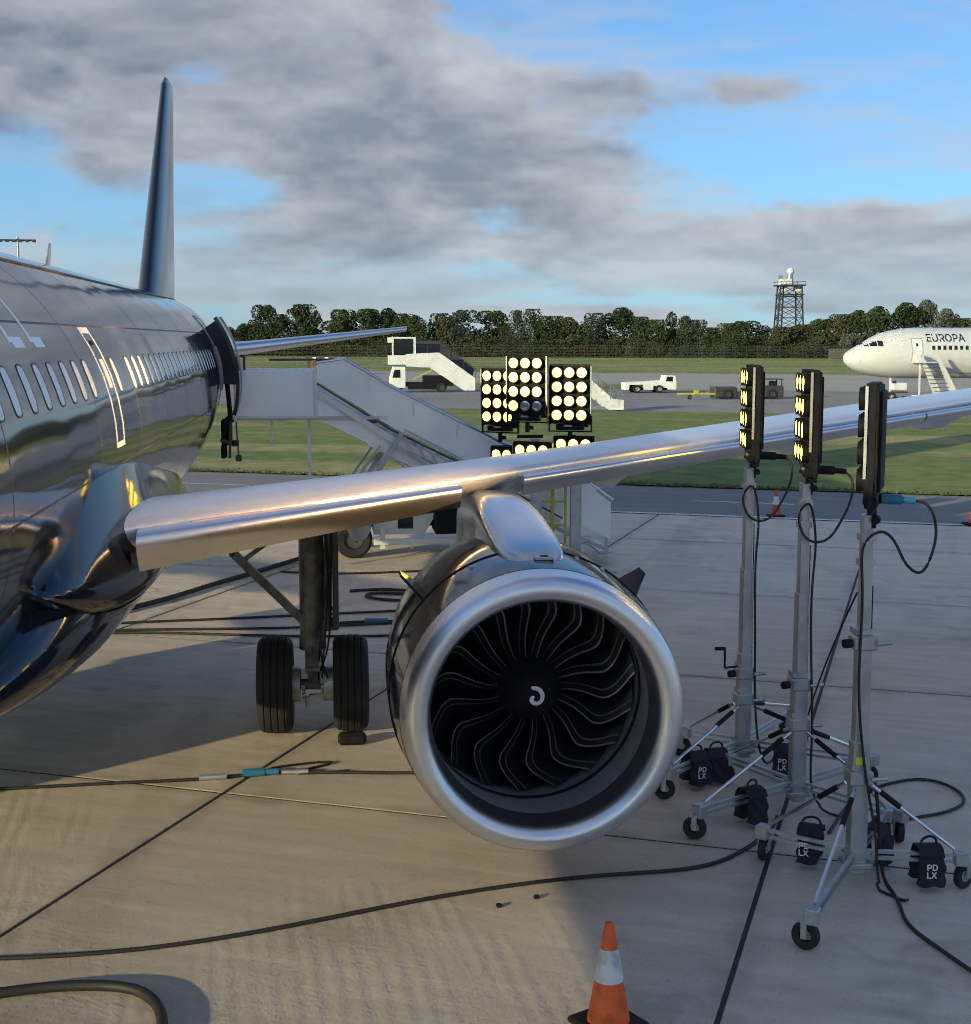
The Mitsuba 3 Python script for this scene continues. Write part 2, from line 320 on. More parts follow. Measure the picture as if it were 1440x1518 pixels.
def exit_hatch(y0, y1, z0, z1, b=.055):
    k = obj('overwing_exit', cat([skin_patch((y0, y0 + b, z0, z1)), skin_patch((y1 - b, y1, z0, z1)), skin_patch((y0 + b, y1 - b, z1 - b, z1), nv=2), skin_patch((y0 + b, y1 - b, z0, z0 + b), nv=2)]), MARK, JET, smooth=False, label='white outline round the overwing exit')
    obj('hatch_panel', skin_patch((y0 + b + .02, y1 - b - .02, z0 + b + .02, z1 - b - .02), off=.003, nv=10), PAINT, k, smooth=40)
    obj('hatch_window', skin_patch(((y0 + y1) / 2 - .1, (y0 + y1) / 2 + .1, 4.38, 4.66), off=.007), SHADE, k, smooth=False)
    obj('hatch_latch', skin_patch(((y0 + y1) / 2 - .07, (y0 + y1) / 2 + .07, 4.8, 4.84), off=.012, nv=2), BLACK, k, smooth=False)
exit_hatch(13.78, 14.30, 3.80, 4.97)
# lettering on the side: two tall letters L
for y0 in (10.53, 11.28):
    st = loft([np.array([fus(y0 - .045, a, .004), fus(y0 + .045, a, .004), fus(y0 + .045, a, -.02), fus(y0 - .045, a, -.02)]) for a in np.linspace(math.asin(1.03 / 2.07), 1.12, 14)])
    obj('letter', cat([st, skin_patch((y0 + .05, y0 + .42, 4.79, 4.87), off=.004, nv=2)]), MARK, JET, smooth=False, label='white capital letter L painted on the dark fuselage')
# crown: dark strip drawn in for a reflected line, blade antennas
obj('crown_strip', loft([np.array([fus(y, a, .012), fus(y, a + .02, .014), fus(y, a + .02, -.01), fus(y, a, -.01)]) for y, a in zip(np.linspace(6, 31.5, 40), np.linspace(1.02, 1.12, 40))]), DARK, JET, smooth=False)
obj('antenna', loft([np.array([[.30 + t_, y - c / 2, z], [.30, y - c * .15, z], [.30 - t_, y - c / 2, z], [.30, y + c / 2, z]]) for y, c, z, t_ in ((19.4, .34, 5.78, .02), (19.55, .26, 5.98, .015), (19.66, .14, 6.16, .01))]), WHITE, JET)
# aft door: dark flush panel for the shaded opening, leaf slid forward
dy0, dy1, dz0, dz1 = 28.75, 29.65, 3.42, 5.28
k = obj('aft_door', skin_patch((dy0, dy1, dz0, dz1), off=.012, nv=12), GLASS, JET, label='dark panel in place of the open rear doorway')
obj('door_frame', cat([skin_patch((dy0 - .07, dy0, dz0 - .05, dz1 + .05), off=.02, nv=12), skin_patch((dy1, dy1 + .07, dz0 - .05, dz1 + .05), off=.02, nv=12), skin_patch((dy0, dy1, dz1, dz1 + .06), off=.02, nv=2)]), ALU, k)
zz_ = np.linspace(dz0 + .05, 5.08, 14)
leaf = [np.array([fus_z(27.75, z, .32), fus_z(28.66, z, .34), fus_z(28.66, z, .41), fus_z(27.75, z, .39)]) for z in zz_]
obj('door_leaf', loft(leaf), PAINT, k, smooth=40)
obj('leaf_edge', loft([np.array([fus_z(28.60, z, .33), fus_z(28.60, z, .43), fus_z(28.72, z, .43), fus_z(28.72, z, .33)]) for z in zz_]), ALU, k, smooth=40)
obj('gap_sheet', loft([np.array([fus_z(28.72, z, .02), fus_z(28.70, z, .36), fus_z(28.76, z, .36), fus_z(28.78, z, .02)]) for z in zz_[4:]]), DARK, k, smooth=40)  # dark sheet stands for the shaded gap between skin and leaf
obj('gap_edge', loft([np.array([fus_z(28.68, z, .01), fus_z(28.68, z, .05), fus_z(28.72, z, .05), fus_z(28.72, z, .01)]) for z in zz_[3:11]]), WHITE, k, smooth=40)
# belly fairing
def selip(y, hw, zt, zb, p=2.6, n=72):
    t = np.arange(n) * 2 * PI / n; c, s = np.cos(t), np.sin(t); zc, hh = (zt + zb) / 2, (zt - zb) / 2
    return np.c_[hw * np.sign(c) * np.abs(c) ** (2 / p), np.full(n, y), zc + hh * np.sign(s) * np.abs(s) ** (2 / p)]
_fy = [9.4, 10.2, 11, 12, 13, 15, 18, 19.5, 21, 22.5]
_fw = PchipInterpolator(_fy, [1.2, 1.60, 1.86, 2.02, 2.08, 2.11, 2.10, 1.98, 1.6, 1.0]); _fb = PchipInterpolator(_fy, [1.99, 1.84, 1.73, 1.63, 1.57, 1.53, 1.54, 1.58, 1.7, 1.9]); _ft = PchipInterpolator(_fy, [2.2, 2.6, 2.95, 3.2, 3.3, 3.4, 3.4, 3.2, 2.8, 2.3])
obj('belly_fairing', loft([selip(y, float(_fw(y)), float(_ft(y)), float(_fb(y)), 2.3) for y in np.linspace(9.4, 22.5, 50)]), PAINT, JET, smooth=50)
# root fairing: rolls out of the side above the wing and curls down over the inboard end of the slat
_ry = [11.0, 11.4, 12.0, 12.6, 13.1, 13.8, 15.5, 18, 20.5]
_rt = PchipInterpolator(_ry, [2.92, 3.24, 3.55, 3.68, 3.70, 3.66, 3.45, 3.15, 2.8]); _ro = PchipInterpolator(_ry, [1.80, 1.99, 2.16, 2.30, 2.38, 2.42, 2.42, 2.35, 1.95]); _rb = PchipInterpolator(_ry, [2.80, 2.66, 2.5, 2.45, 2.45, 2.5, 2.45, 2.3, 2.3])
def root_ring(y):
    t, o, b = float(_rt(y)), float(_ro(y)), float(_rb(y)); h = t - b
    return np.array([(x, y, z) for x, z in ((1.60, t - .10), (1.80, t - .03), (o - .27, t), (o - .25, t - .015), (o - .17, t - h * .25), (o - .09, t - h * .45), (o - .03, t - h * .65), (o, t - h * .82), (o - .05, t - h * .93), (o - .14, b), (1.60, b - .05))])
obj('root_fairing', loft([root_ring(y) for y in np.linspace(11.0, 20.5, 66)]), PAINT, JET, smooth=28)
# skin joints: narrow butt straps standing a hair proud
for y in (9.25, 12.9, 15.6, 18.2, 20.8, 23.4, 26.0, 28.3):
    obj('skin_joint', loft([np.array([fus(y - .012, a, .0015), fus(y + .012, a, .0015), fus(y + .012, a, -.01), fus(y - .012, a, -.01)]) for a in np.linspace(-1.2, 1.5, 50)]), DARK, JET, smooth=False)
for z in (3.62, 4.98):
    obj('lap_joint', loft([np.array([fus_z(y, z, .0012), fus_z(y, z + .018, .0015), fus_z(y, z + .018, -.01), fus_z(y, z, -.01)]) for y in np.linspace(6, 28, 50)]), DARK, JET, smooth=False)
# wings
XW = np.array([0, 2.0, 2.6, 6.4, 17.1])
LEY = lambda x: 12.62 + (x - 2.3) * .52
def TEY(x): return 19.4 if x < 6.4 else 19.4 + (x - 6.4) * .235
LEZ = lambda x: 3.135 + (x - 2.3) * .0845
TC = PchipInterpolator(XW, [.115, .110, .106, .080, .095]); INC = PchipInterpolator(XW, [.15, .150, .145, .0986, .028])
def foil(u, x):
    """upper and lower surface height / chord at chord fraction u"""
    t = TC(x); th = 5 * t * (.2969 * np.sqrt(u) - .126 * u - .3516 * u ** 2 + .2843 * u ** 3 - .1036 * u ** 4)
    cam = .002 * (1 - (2 * u - 1) ** 2) + .010 * u ** 2 * (1 - u)
    return cam + th, cam - th
def wpt(x, u, h, side=1):
    c = TEY(x) - LEY(x); i = float(INC(x)); dy, dz = u * c, h * c
    return np.array([side * x, LEY(x) + dy * math.cos(i) + dz * math.sin(i), LEZ(x) + dz * math.cos(i) - dy * math.sin(i)])
UU = (1 - np.cos(np.linspace(0, PI, 34))) / 2
def section(x, side, u0=0, u1=1):
    uu = u0 + (u1 - u0) * UU
    return np.array([wpt(x, u, foil(u, x)[0], side) for u in uu[::-1]] + [wpt(x, u, foil(u, x)[1], side) for u in uu[1:]])
def slat_section(x, side):
    """drooped slat: the front of the section moved forward and down about the leading edge"""
    fwd, drop, rot = .30, -.075, .30; out = []
    c = TEY(x) - LEY(x); s = min(1.0, .35 + .65 * 5.2 / c) if c > 0 else 1
    q = .15 + .10 * smooth_np(3, 9, x)
    up = [(q * k * k, foil(q * k * k, x)[0]) for k in np.linspace(1, 0, 24)]
    lo = [(.045 * k * k, foil(.045 * k * k, x)[1]) for k in np.linspace(.1, 1, 8)]
    inner = [(q * .94 * k * k + .004, foil(q * .94 * k * k, x)[0] - .012 - .020 * math.sin(k * PI)) for k in np.linspace(.25, .98, 10)]
    i0 = float(INC(x))
    for u, h in up + lo + inner:
        dy, dz = u * c, h * c
        a, b = dy * math.cos(rot + i0) + dz * math.sin(rot + i0), dz * math.cos(rot + i0) - dy * math.sin(rot + i0)
        out.append([side * x, LEY(x) + a - fwd * s, LEZ(x) + b + drop * s + .02])
    return np.array(out)
for side in (1, -1):
    wk = obj('wing', loft([section(x, side) for x in np.r_[0, 1.5, np.linspace(2, 6.4, 14), np.linspace(6.9, 17.1, 22)]]), WING, JET, smooth=40, label='grey wing with drooped bare metal slats' if side == 1 else None)
    for x0, x1 in ((2.32, 5.37), (6.06, 8.9), (8.925, 11.75), (11.775, 14.6), (14.625, 17.0)):
        obj('slat', loft([slat_section(x, side) for x in np.linspace(x0, x1, 10)]), SLAT, wk, smooth=40)
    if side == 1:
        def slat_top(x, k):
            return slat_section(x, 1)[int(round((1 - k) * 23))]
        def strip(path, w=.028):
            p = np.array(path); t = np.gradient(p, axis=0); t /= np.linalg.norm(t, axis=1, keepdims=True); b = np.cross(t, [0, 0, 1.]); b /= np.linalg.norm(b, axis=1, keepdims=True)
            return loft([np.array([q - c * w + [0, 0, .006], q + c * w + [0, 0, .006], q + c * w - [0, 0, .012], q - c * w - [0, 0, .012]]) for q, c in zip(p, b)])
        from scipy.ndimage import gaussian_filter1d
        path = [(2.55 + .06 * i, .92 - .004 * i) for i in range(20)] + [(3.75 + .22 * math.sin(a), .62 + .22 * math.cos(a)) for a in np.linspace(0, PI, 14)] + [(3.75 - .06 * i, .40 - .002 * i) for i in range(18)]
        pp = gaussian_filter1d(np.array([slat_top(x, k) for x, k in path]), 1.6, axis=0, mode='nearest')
        obj('pale_line', strip(pp), PINK, wk, smooth=False)  # thin pale pink U-shaped strip along the slat top
    for x in (4.4, 7.9, 11.0, 13.6):          # flap track fairings
        c = TEY(x) - LEY(x); p0 = wpt(x, .52, foil(.52, x)[1], side)
        rr = []
        for t_, w_, h_ in ((0, .03, .03), (.12, .12, .14), (.35, .17, .27), (.6, .16, .27), (.85, .09, .15), (1, .02, .03)):
            L = 2.9 if x > 5 else 3.2; a = np.arange(14) * 2 * PI / 14
            cy, cz = p0[1] + t_ * L, p0[2] - .10 - .10 * t_ * L
            rr.append(np.c_[p0[0] + w_ * np.cos(a), np.full(14, cy), cz + h_ * np.sin(a)])
        obj('flap_fairing', loft(rr), WING, wk, smooth=60)
    x = 17.1; a0, a1 = section(x, side), section(x, side)
    obj('sharklet', loft([np.array([[side * (17.1 + e * 1.1), q[1] + k * 1.1 + (q[1] - LEY(17.1)) * -.45 * k, q[2] + k * 2.2] for q in section(17.1, side)]) for e, k in ((0, 0), (.25, .08), (.42, .3), (.55, 1))]), PAINT, wk, smooth=40)
# engines
FANR = .99
def engine(side):
    cx, cy, cz = side * 5.76, 10.80, 1.80
    ring = lambda prof, n=120: lathe(prof, (cx, cy, cz), n=n)
    # outer cowl, drooped and flattened a little at the bottom in real life: kept round
    ek = obj('engine', ring([(.30, 1.168), (.301, 1.186), (.5, 1.207), (.9, 1.235), (1.4, 1.245), (1.9, 1.235), (2.6, 1.17), (3.2, 1.07), (3.55, .99), (3.551, .95), (3.2, .96)]), PAINT, JET, smooth=35, label='engine nacelle under the left wing, open intake facing the camera' if side == 1 else None)
    t = np.linspace(0, 1, 26)
    lip = [(.30, 1.182), (.22, 1.172)] + [(.075 - .075 * math.sin(a) if False else .13 * (1 - math.sin(a)), 1.045 + .117 * math.cos(a)) for a in np.linspace(.15, PI / 2, 9)] + [(.13 * (1 - math.sin(a)), 1.045 + .105 * math.cos(a)) for a in np.linspace(PI / 2, PI, 10)[1:]] + [(.30, .926), (.36, .927), (.37, .928)]
    obj('intake_lip', ring(lip), LIP, ek, smooth=60)
    obj('intake_duct', ring([(.365, .929), (.5, .938), (.8, .965), (.92, .985), (1.18, 1.0), (1.6, 1.0)]), DUCT, ek, smooth=40)
    obj('rear_wall', ring([(1.5, 1.0), (1.5, .35), (1.3, .3)], 48), BLACK, ek)
    if side == 1:
        obj('fan_case_ring', ring([(.90, .984), (.905, .972), (.955, .972), (.96, .99)], 96), BLACK, ek)
        # fan: blades curved like the photographed ones, bright metal leading edge, painted sheen line behind it
        nb, R = 18, np.linspace(.27, .975, 16)
        for b in range(nb):
            base = b * 2 * PI / nb + .09; v, col = [], []
            for r in R:
                s = (r - .27) / .705
                th = base + math.radians(-6.0 * math.sin(s * PI * .95) + 2.0 * math.sin(s * PI * 2.1) + 10 * smooth_np(.55, 1.0, s))    # clockwise seen from the front
                ax = 1.00 + .05 * math.sin(s * PI) + .10 * s * s
                stag = math.radians(24 + 38 * s); ch = .30 + .10 * s
                for j, q in enumerate((0, .032, .033, .14, .141, .175, .176, .5, 1.0)):
                    bend = .06 * math.sin(q * PI)
                    yy = ax + q * ch * math.cos(stag) + bend * .4; dt = (q * ch * math.sin(stag) + bend) / r
                    a = th + dt
                    v.append((cx + r * math.sin(-a + PI), cy + yy, cz + r * math.cos(-a + PI)))
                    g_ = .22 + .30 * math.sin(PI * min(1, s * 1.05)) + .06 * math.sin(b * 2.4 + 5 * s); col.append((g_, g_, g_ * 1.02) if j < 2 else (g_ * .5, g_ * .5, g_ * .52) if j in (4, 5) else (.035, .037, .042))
            n6 = 9; f = []
            for i in range(len(R) - 1):
                for j in range(n6 - 1):
                    p_ = i * n6 + j; f += [[p_, p_ + 1, p_ + n6 + 1], [p_, p_ + n6 + 1, p_ + n6]]
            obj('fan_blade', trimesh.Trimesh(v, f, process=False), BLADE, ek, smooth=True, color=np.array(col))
        sp = [(1.06, .285), (.98, .275), (.86, .22), (.74, .14), (.66, .07), (.625, .02), (.622, .0005)]
        obj('spinner', ring(sp, 48), BLACK, ek, smooth=50)
        sw, rr_ = [], np.linspace(0, 1, 40)
        pf = PchipInterpolator([s_[1] for s_ in sp][::-1], [s_[0] for s_ in sp][::-1])
        for q in rr_:
            a = 2.2 + q * 6.0; r = .022 + .062 * q; w_ = .019 * math.sin(PI * (.12 + .70 * q)) + .003
            row = []
            for e in (-w_, w_):
                r_ = r + e; row.append((cx + r_ * math.cos(a), cy + float(pf(r_)) - .006, cz + r_ * math.sin(a)))
            sw.append(np.array(row))
        obj('swirl', loft(sw, closed=False, cap=False), MARK, ek, smooth=False, label='white swirl on the spinner')
        # chines, latch plate, cowl seams
        for ang, sg in ((2.43, -1), (.70, 1)):
            d_ = np.array([math.cos(ang), 0, math.sin(ang)]); o = np.array([cx, cy, cz]); tn_ = np.array([-d_[2], 0, d_[0]]) * .012
            P4 = [o + d_ * 1.20 + [0, .95, 0], o + d_ * 1.46 + [0, 1.40, 0], o + d_ * 1.47 + [0, 1.62, 0], o + d_ * 1.20 + [0, 1.85, 0]]
            obj('chine', loft([np.array([p - tn_ for p in P4]), np.array([p + tn_ for p in P4])]), PAINT, ek, smooth=False)
        pl_ = obj('latch_plate', box(cx + .06, cy + .62, cz + 1.222, .17, .15, .03, bev=.008), ALU, ek)
        obj('latch_hole', box(cx + .065, cy + .60, cz + 1.232, .065, .06, .022), BLACK, ek)
        obj('cowl_seam', cat([lathe([(.955, 1.236), (.955, 1.246), (.985, 1.247), (.985, 1.238)], (cx, cy, cz), n=96)]), BLACK, ek, smooth=False)
        for a in (1.05, 1.25, 1.78, 2.02):
            obj('cowl_latch', box(cx + 1.232 * math.cos(a), cy + .85, cz + 1.232 * math.sin(a), .03, .05, .03), ALU, ek, smooth=False)
    # core nozzle and plug
    obj('core_nozzle', ring([(3.2, .72), (3.6, .70), (4.3, .52), (4.31, .48), (4.0, .46)], 48), STEEL, ek)
    obj('exhaust_plug', ring([(4.0, .36), (4.3, .30), (4.8, .14), (5.0, .01)], 32), STEEL, ek)
    # pylon
    rr = []
    for y, zt, zb, w_ in ((11.30, 2.99, 2.88, .14), (11.5, 3.04, 2.87, .25), (11.9, 3.10, 2.87, .30), (12.5, 3.17, 2.87, .315), (13.3, 3.25, 2.82, .31), (14.0, 3.29, 2.6, .29), (15.2, 3.2, 2.5, .27), (16.8, 2.9, 2.3, .18), (18.0, 2.6, 2.2, .05)):
        a = np.arange(40) * 2 * PI / 40; c, s = np.cos(a), np.sin(a); zc, hh = (zt + zb) / 2, (zt - zb) / 2
        fl = 1 + .5 * np.clip(-s, 0, 1) ** 1.5
        rr.append(np.c_[cx + side * .06 * 0 + w_ * fl * np.sign(c) * np.abs(c) ** .5, np.full(40, y), zc + hh * np.sign(s) * np.abs(s) ** .5])
    from scipy.interpolate import CubicSpline
    yy_ = np.array([r_[0, 1] for r_ in rr]); cs = PchipInterpolator(yy_, np.array(rr), axis=0)
    obj('pylon', loft(list(cs(np.linspace(11.30, 18, 44)))), PYLON, JET, smooth=50)
    return ek
engine(1); engine(-1)
# main landing gear
def wheel_x(c, r, w, hub=.5, n=56):
    """tyre with tread grooves, axle along x"""
    g = []
    for s in np.linspace(-1, 1, 33):
        rr = r * (1 - .13 * abs(s) ** 4.5)
        if any(abs(s - q) < .04 for q in (-.56, -.19, .19, .56)): rr -= .016
        g.append((s * w / 2, rr))
    g = [(-w * .40, r * hub), (-w * .49, r * .72)] + [(-w / 2, r * .84)] + g[1:-1] + [(w / 2, r * .84), (w * .49, r * .72), (w * .40, r * hub)]
    return lathe(g, c, 'x', n)
def main_gear(side):
    gx, gy = side * 3.795, 16.98
    g = obj('landing_gear', cat([cyl((gx, gy, 1.15), (gx, gy, 2.62), .155, 24), cyl((gx, gy, .62), (gx, gy, 1.2), .095, 20, .095), cyl((gx, gy, 1.05), (gx, gy, 1.22), .165, 24)]), STEEL, JET, smooth=40)
    for s in (-1, 1):
        w_ = obj('tyre', wheel_x((gx + s * .4635, gy, .60), .60, .435), TYRE, g, smooth=25)
        obj('hub', lathe([(-.17, .30), (-.12, .27), (-.10, .1), (.10, .1), (.12, .27), (.17, .30)], (gx + s * .4635, gy, .60), 'x', 28), STEEL, g)
        obj('brake_pack', cat([lathe([(-.09, .12), (-.09, .22), (.06, .22), (.06, .12)], (gx + s * .22, gy, .60), 'x', 24)] + [cyl((gx + s * .14, gy + .17 * math.cos(a), .6 + .17 * math.sin(a)), (gx + s * .10, gy + .17 * math.cos(a), .6 + .17 * math.sin(a)), .03, 8) for a in np.arange(8) * PI / 4]), ALU, g)
    obj('actuator', cat([cyl((gx + side * .19, gy - .12, 1.42), (gx + side * .21, gy - .08, 2.55), .05, 14), cyl((gx + side * .19, gy - .12, 1.3), (gx + side * .19, gy - .12, 1.45), .075, 14)]), STEEL, g)
    obj('axle', cyl((gx - .44, gy, .60), (gx + .44, gy, .60), .075), STEEL, g)
    obj('torque_link', cat([bar((gx, gy - .13, 1.12), (gx, gy - .34, .86), .15, .04), bar((gx, gy - .34, .86), (gx, gy - .12, .64), .12, .04), cyl((gx - .09, gy - .34, .86), (gx + .09, gy - .34, .86), .035)]), STEEL, g)
    obj('side_brace', cat([bar((gx - side * .93, gy - .1, 2.26), (gx - side * .02, gy - .05, 1.32), .115, .10), bar((gx - side * .93, gy - .1, 2.26), (gx - side * 1.05, gy + .25, 2.6), .10), bar((gx - side * .80, gy - .1, 2.2), (gx - side * .3, gy, 2.55), .05)]), STEEL, g, smooth=False)
    obj('gear_door', cat([box(gx + side * .29, gy + .05, 1.98, .075, .75, 1.3, bev=.02), bar((gx + side * .32, gy - .2, 1.6), (gx, gy, 1.5), .04)]), DARK, g, smooth=False)
    hs = [spline([(gx + .13 + .03 * k, gy - .14, 2.6), (gx + .17 + .02 * k, gy - .2, 1.8), (gx + .10 + .05 * k, gy - .24, 1.2), (gx + .18 - .07 * k, gy - .22, .72)], .05) for k in range(3)]
    obj('brake_hose', cat([tube(h, .014, 6) for h in hs]), CABLE, g)
    obj('valve_block', cat([box(gx + dx, gy - .2 + dy, z, a, b, c, rz=.2) for dx, dy, z, a, b, c in ((-.1, 0, .78, .1, .08, .12), (.12, .03, .7, .08, .1, .1), (.02, -.05, .5, .14, .06, .05), (-.06, .02, .42, .06, .08, .12), (.1, 0, .9, .07, .07, .06))]), ALU, g, smooth=False)
main_gear(1); main_gear(-1)
ng = obj('nose_gear', cat([cyl((0, .07, .4), (0, .07, 2.2), .09), cyl((-.25, .07, .38), (.25, .07, .38), .05)]), STEEL, JET)
for s in (-1, 1): obj('tyre', wheel_x((s * .25, .07, .38), .38, .22), TYRE, ng)
obj('wheel_chock', box(4.26, 16.32, .075, .34, .17, .15, bev=.04), BLACK, label='black rubber chock against the right main wheel tyre', cat_='wheel chock')
# tail
def tail_loft(pts, n=30):
    """pts: (leading point, chord, thickness, normal axis)"""
    rr = []; U2 = (1 - np.cos(np.linspace(0, PI, 70))) / 2
    full = []
    for (p0, c0, t0, ax), (p1, c1, t1, _a) in zip(pts, pts[1:]):
        for k in np.linspace(0, 1, 9)[:-1]: full.append((tuple(np.array(p0) * (1 - k) + np.array(p1) * k), c0 * (1 - k) + c1 * k, t0 * (1 - k) + t1 * k, ax))
    for (x, y, z), c, t, ax in full + [pts[-1]]:
        u = U2; th = 5 * t * (.2969 * np.sqrt(u) - .126 * u - .3516 * u ** 2 + .2843 * u ** 3 - .1036 * u ** 4) * c
        up = [(x + h * (ax == 'x'), y + q * c, z + h * (ax == 'z')) for q, h in zip(u[::-1], th[::-1])]
        lo = [(x - h * (ax == 'x'), y + q * c, z - h * (ax == 'z')) for q, h in zip(u[1:], th[1:])]
        rr.append(np.array(up + lo))
    return loft(rr)
obj('tail_fin', tail_loft([((0, 31.2, 5.4), 6.6, .09, 'x'), ((0, 31.95, 6.0), 6.0, .10, 'x'), ((0, 34.15, 8.45), 4.2, .105, 'x'), ((0, 36.75, 11.3), 2.2, .10, 'x'), ((0, 37.1, 11.5), 1.8, .06, 'x')]), FINP, JET, smooth=40)
for s in (1, -1):
    hk = obj('stabiliser', tail_loft([((s * .4, 32.3, 4.5), 3.9, .11, 'z'), ((s * 2.1, 33.75, 4.66), 3.0, .11, 'z'), ((s * 6.1, 36.5, 5.14), 1.35, .10, 'z')]), PAINT, JET, smooth=40)
    obj('leading_edge', loft([np.array([(x, y + a * d, z + b * d) for a, b in ((.15, .13), (.03, .085), (-.02, 0), (.03, -.085), (.15, -.13))]) for x, y, z, d in ((s * 1.4, 33.15, 4.59, 1.25), (s * 2.1, 33.75, 4.66, 1.15), (s * 6.1, 36.5, 5.14, .5))], closed=False, cap=False), SLAT, hk, smooth=60)

# ---------------------------------------------------------------- boarding stairs at the rear door
def prism_y(poly, y0, y1):
    """polygon in x, z extruded from y0 to y1"""
    from shapely.geometry import Polygon
    m = trimesh.creation.extrude_polygon(Polygon(poly), y1 - y0, engine='earcut')
    v = m.vertices.copy(); m.vertices = np.c_[v[:, 0], y0 + v[:, 2], v[:, 1]]; m.fix_normals(); return m
ST = thing('boarding_stairs', 'white mobile boarding stairs docked at the open rear door of the dark airliner', 'boarding stairs')
yn, yf = 29.0, 30.85
obj('side_panel', box(2.94, yn, 3.76, 1.60, .05, .96, bev=.012), STAIRW, ST, smooth=False)
obj('side_panel', box(2.94, yf, 3.76, 1.60, .05, .96, bev=.012), STAIRW, ST, smooth=False)
obj('panel_post', cat([box(2.12, yn - .03, 3.72, .05, .06, 1.1), box(3.77, yn - .03, 3.78, .045, .06, 1.08), box(2.94, yn - .03, 3.265, 1.7, .06, .05)]), WHITE, ST, smooth=False)
obj('platform_floor', box(3.6, (yn + yf) / 2, 3.24, 3.3, 1.9, .07), ALU, ST, smooth=False)
obj('door_bumper', cat([cyl((1.98, yn - .05, 3.2), (1.98, yf + .05, 3.2), .09, 12), cyl((2.02, yn, 3.25), (1.95, yn - .1, 4.3), .05, 10)]), BLACK, ST)
obj('top_rail', bar((2.75, yf, 4.42), (4.4, yf, 4.42), .05), DARK, ST, smooth=False)
obj('rail_hoop', cat([bar((2.12, yn, 4.24), (2.12, yn, 4.52), .05), bar((2.12, yn, 4.52), (2.32, yn, 4.52), .05), bar((2.32, yn, 4.52), (2.32, yn, 4.24), .05)]), DARK, ST, smooth=False)
PX = [(3.80, 4.00), (5.36, 3.03), (6.64, 2.40), (9.0, 1.10), (10.02, .60), (10.02, 1.40), (9.4, 1.87), (7.6, 2.66), (5.27, 3.86), (4.38, 4.40), (3.80, 4.33)]
for y in (yn, yf): obj('balustrade', prism_y(PX, y - .025, y + .025), STAIRW, ST, smooth=False)
for y, s in ((yn, -1), (yf, 1)):
    top = [(3.8, 4.38), (4.38, 4.46), (5.27, 3.92), (7.6, 2.72), (9.4, 1.93), (10.06, 1.45)]
    obj('handrail', cat([cyl((a[0], y + s * .05, a[1]), (b[0], y + s * .05, b[1]), .032, 10) for a, b in zip(top, top[1:])] + [bar((a, y + s * .04, b), (a, y + s * .04, b - .34), .035) for a, b in ((4.9, 4.12), (5.8, 3.63), (6.7, 3.16), (7.7, 2.66), (8.6, 2.25))]), CHROME, ST)
    obj('stringer', prism_y([(3.8, 3.975), (5.34, 3.005), (6.62, 2.375), (8.98, 1.08), (8.96, 1.05), (6.60, 2.335), (5.32, 2.965), (3.8, 3.93)], y - .02, y + .06), DARK, ST, smooth=False)
    obj('lower_chord', prism_y([(3.8, 3.84), (5.28, 2.90), (6.56, 2.27), (8.95, 1.04), (8.85, .96), (6.50, 2.14), (5.22, 2.78), (3.8, 3.72)], y - .06, y + .06), WHITE, ST, smooth=False)
    obj('lower_chord', prism_y([(3.8, 3.68), (5.0, 2.84), (6.2, 2.20), (8.5, .90), (8.3, .8), (6.05, 2.05), (4.85, 2.66), (4.55, 3.20), (3.8, 3.22)], y - .02 + .05, y + .02 + .05), STAIRW, ST, smooth=False)
    obj('lattice_brace', cat([bar((5.55, y - .08, 2.92), (4.45, y - .08, 1.2), .10), bar((5.1, y - .06, 2.66), (4.05, y - .06, 1.2), .05), bar((5.25, y - .06, 2.45), (6.1, y - .06, 1.85), .05), bar((4.75, y - .06, 2.0), (5.25, y - .06, 2.45), .05)] +
        [bar((5.6 + .28 * k, y - .09, 2.85 - .17 * k), (5.75 + .28 * k, y - .09, 2.55 - .17 * k), .035) for k in range(7)] + [bar((5.4, y - .09, 2.68), (7.6, y - .09, 1.25), .05), bar((5.6, y - .09, 3.0), (7.2, y - .09, 2.15), .04)]), ALU, ST, smooth=False)
for k in range(15): obj('tread', box(4.0 + k * .36 + .9, (yn + yf) / 2, 3.1 - k * .20, .30, 1.75, .04), ALU, ST, smooth=False)
obj('foot_frame', cat([bar((8.6, yn + .1, .95), (10.0, yn + .1, .35), .08), bar((8.9, yn + .1, .22), (9.98, yn + .1, .22), .10), bar((9.95, yn + .1, .2), (9.95, yn + .1, .62), .06)]), ALU, ST, smooth=False)
obj('support_post', cat([box(2.85, yn + .2, 2.95, .05, .05, .6), box(3.62, yn + .3, 1.75, .07, .07, 3.0)]), WHITE, ST, smooth=False)
obj('dock_buffer', cat([box(1.92, yn + .25, 2.95, .22, .3, .55, bev=.04), box(1.86, yn + .2, 2.55, .12, .2, .3, bev=.03), box(2.1, yn + .1, 2.72, .14, .16, .12)]), BLACK, ST, smooth=False)
obj('bumper_bracket', cat([bar((2.02, yn - .04, 3.2), (1.98, yn + .1, 2.42), .05), bar((1.8, yn + .1, 2.8), (2.12, yn + .05, 2.7), .07), box(2.17, yn, 2.42, .13, .13, .13, bev=.02), bar((2.17, yn, 2.44), (2.13, yn, 3.2), .03)]), DARK, ST, smooth=False)
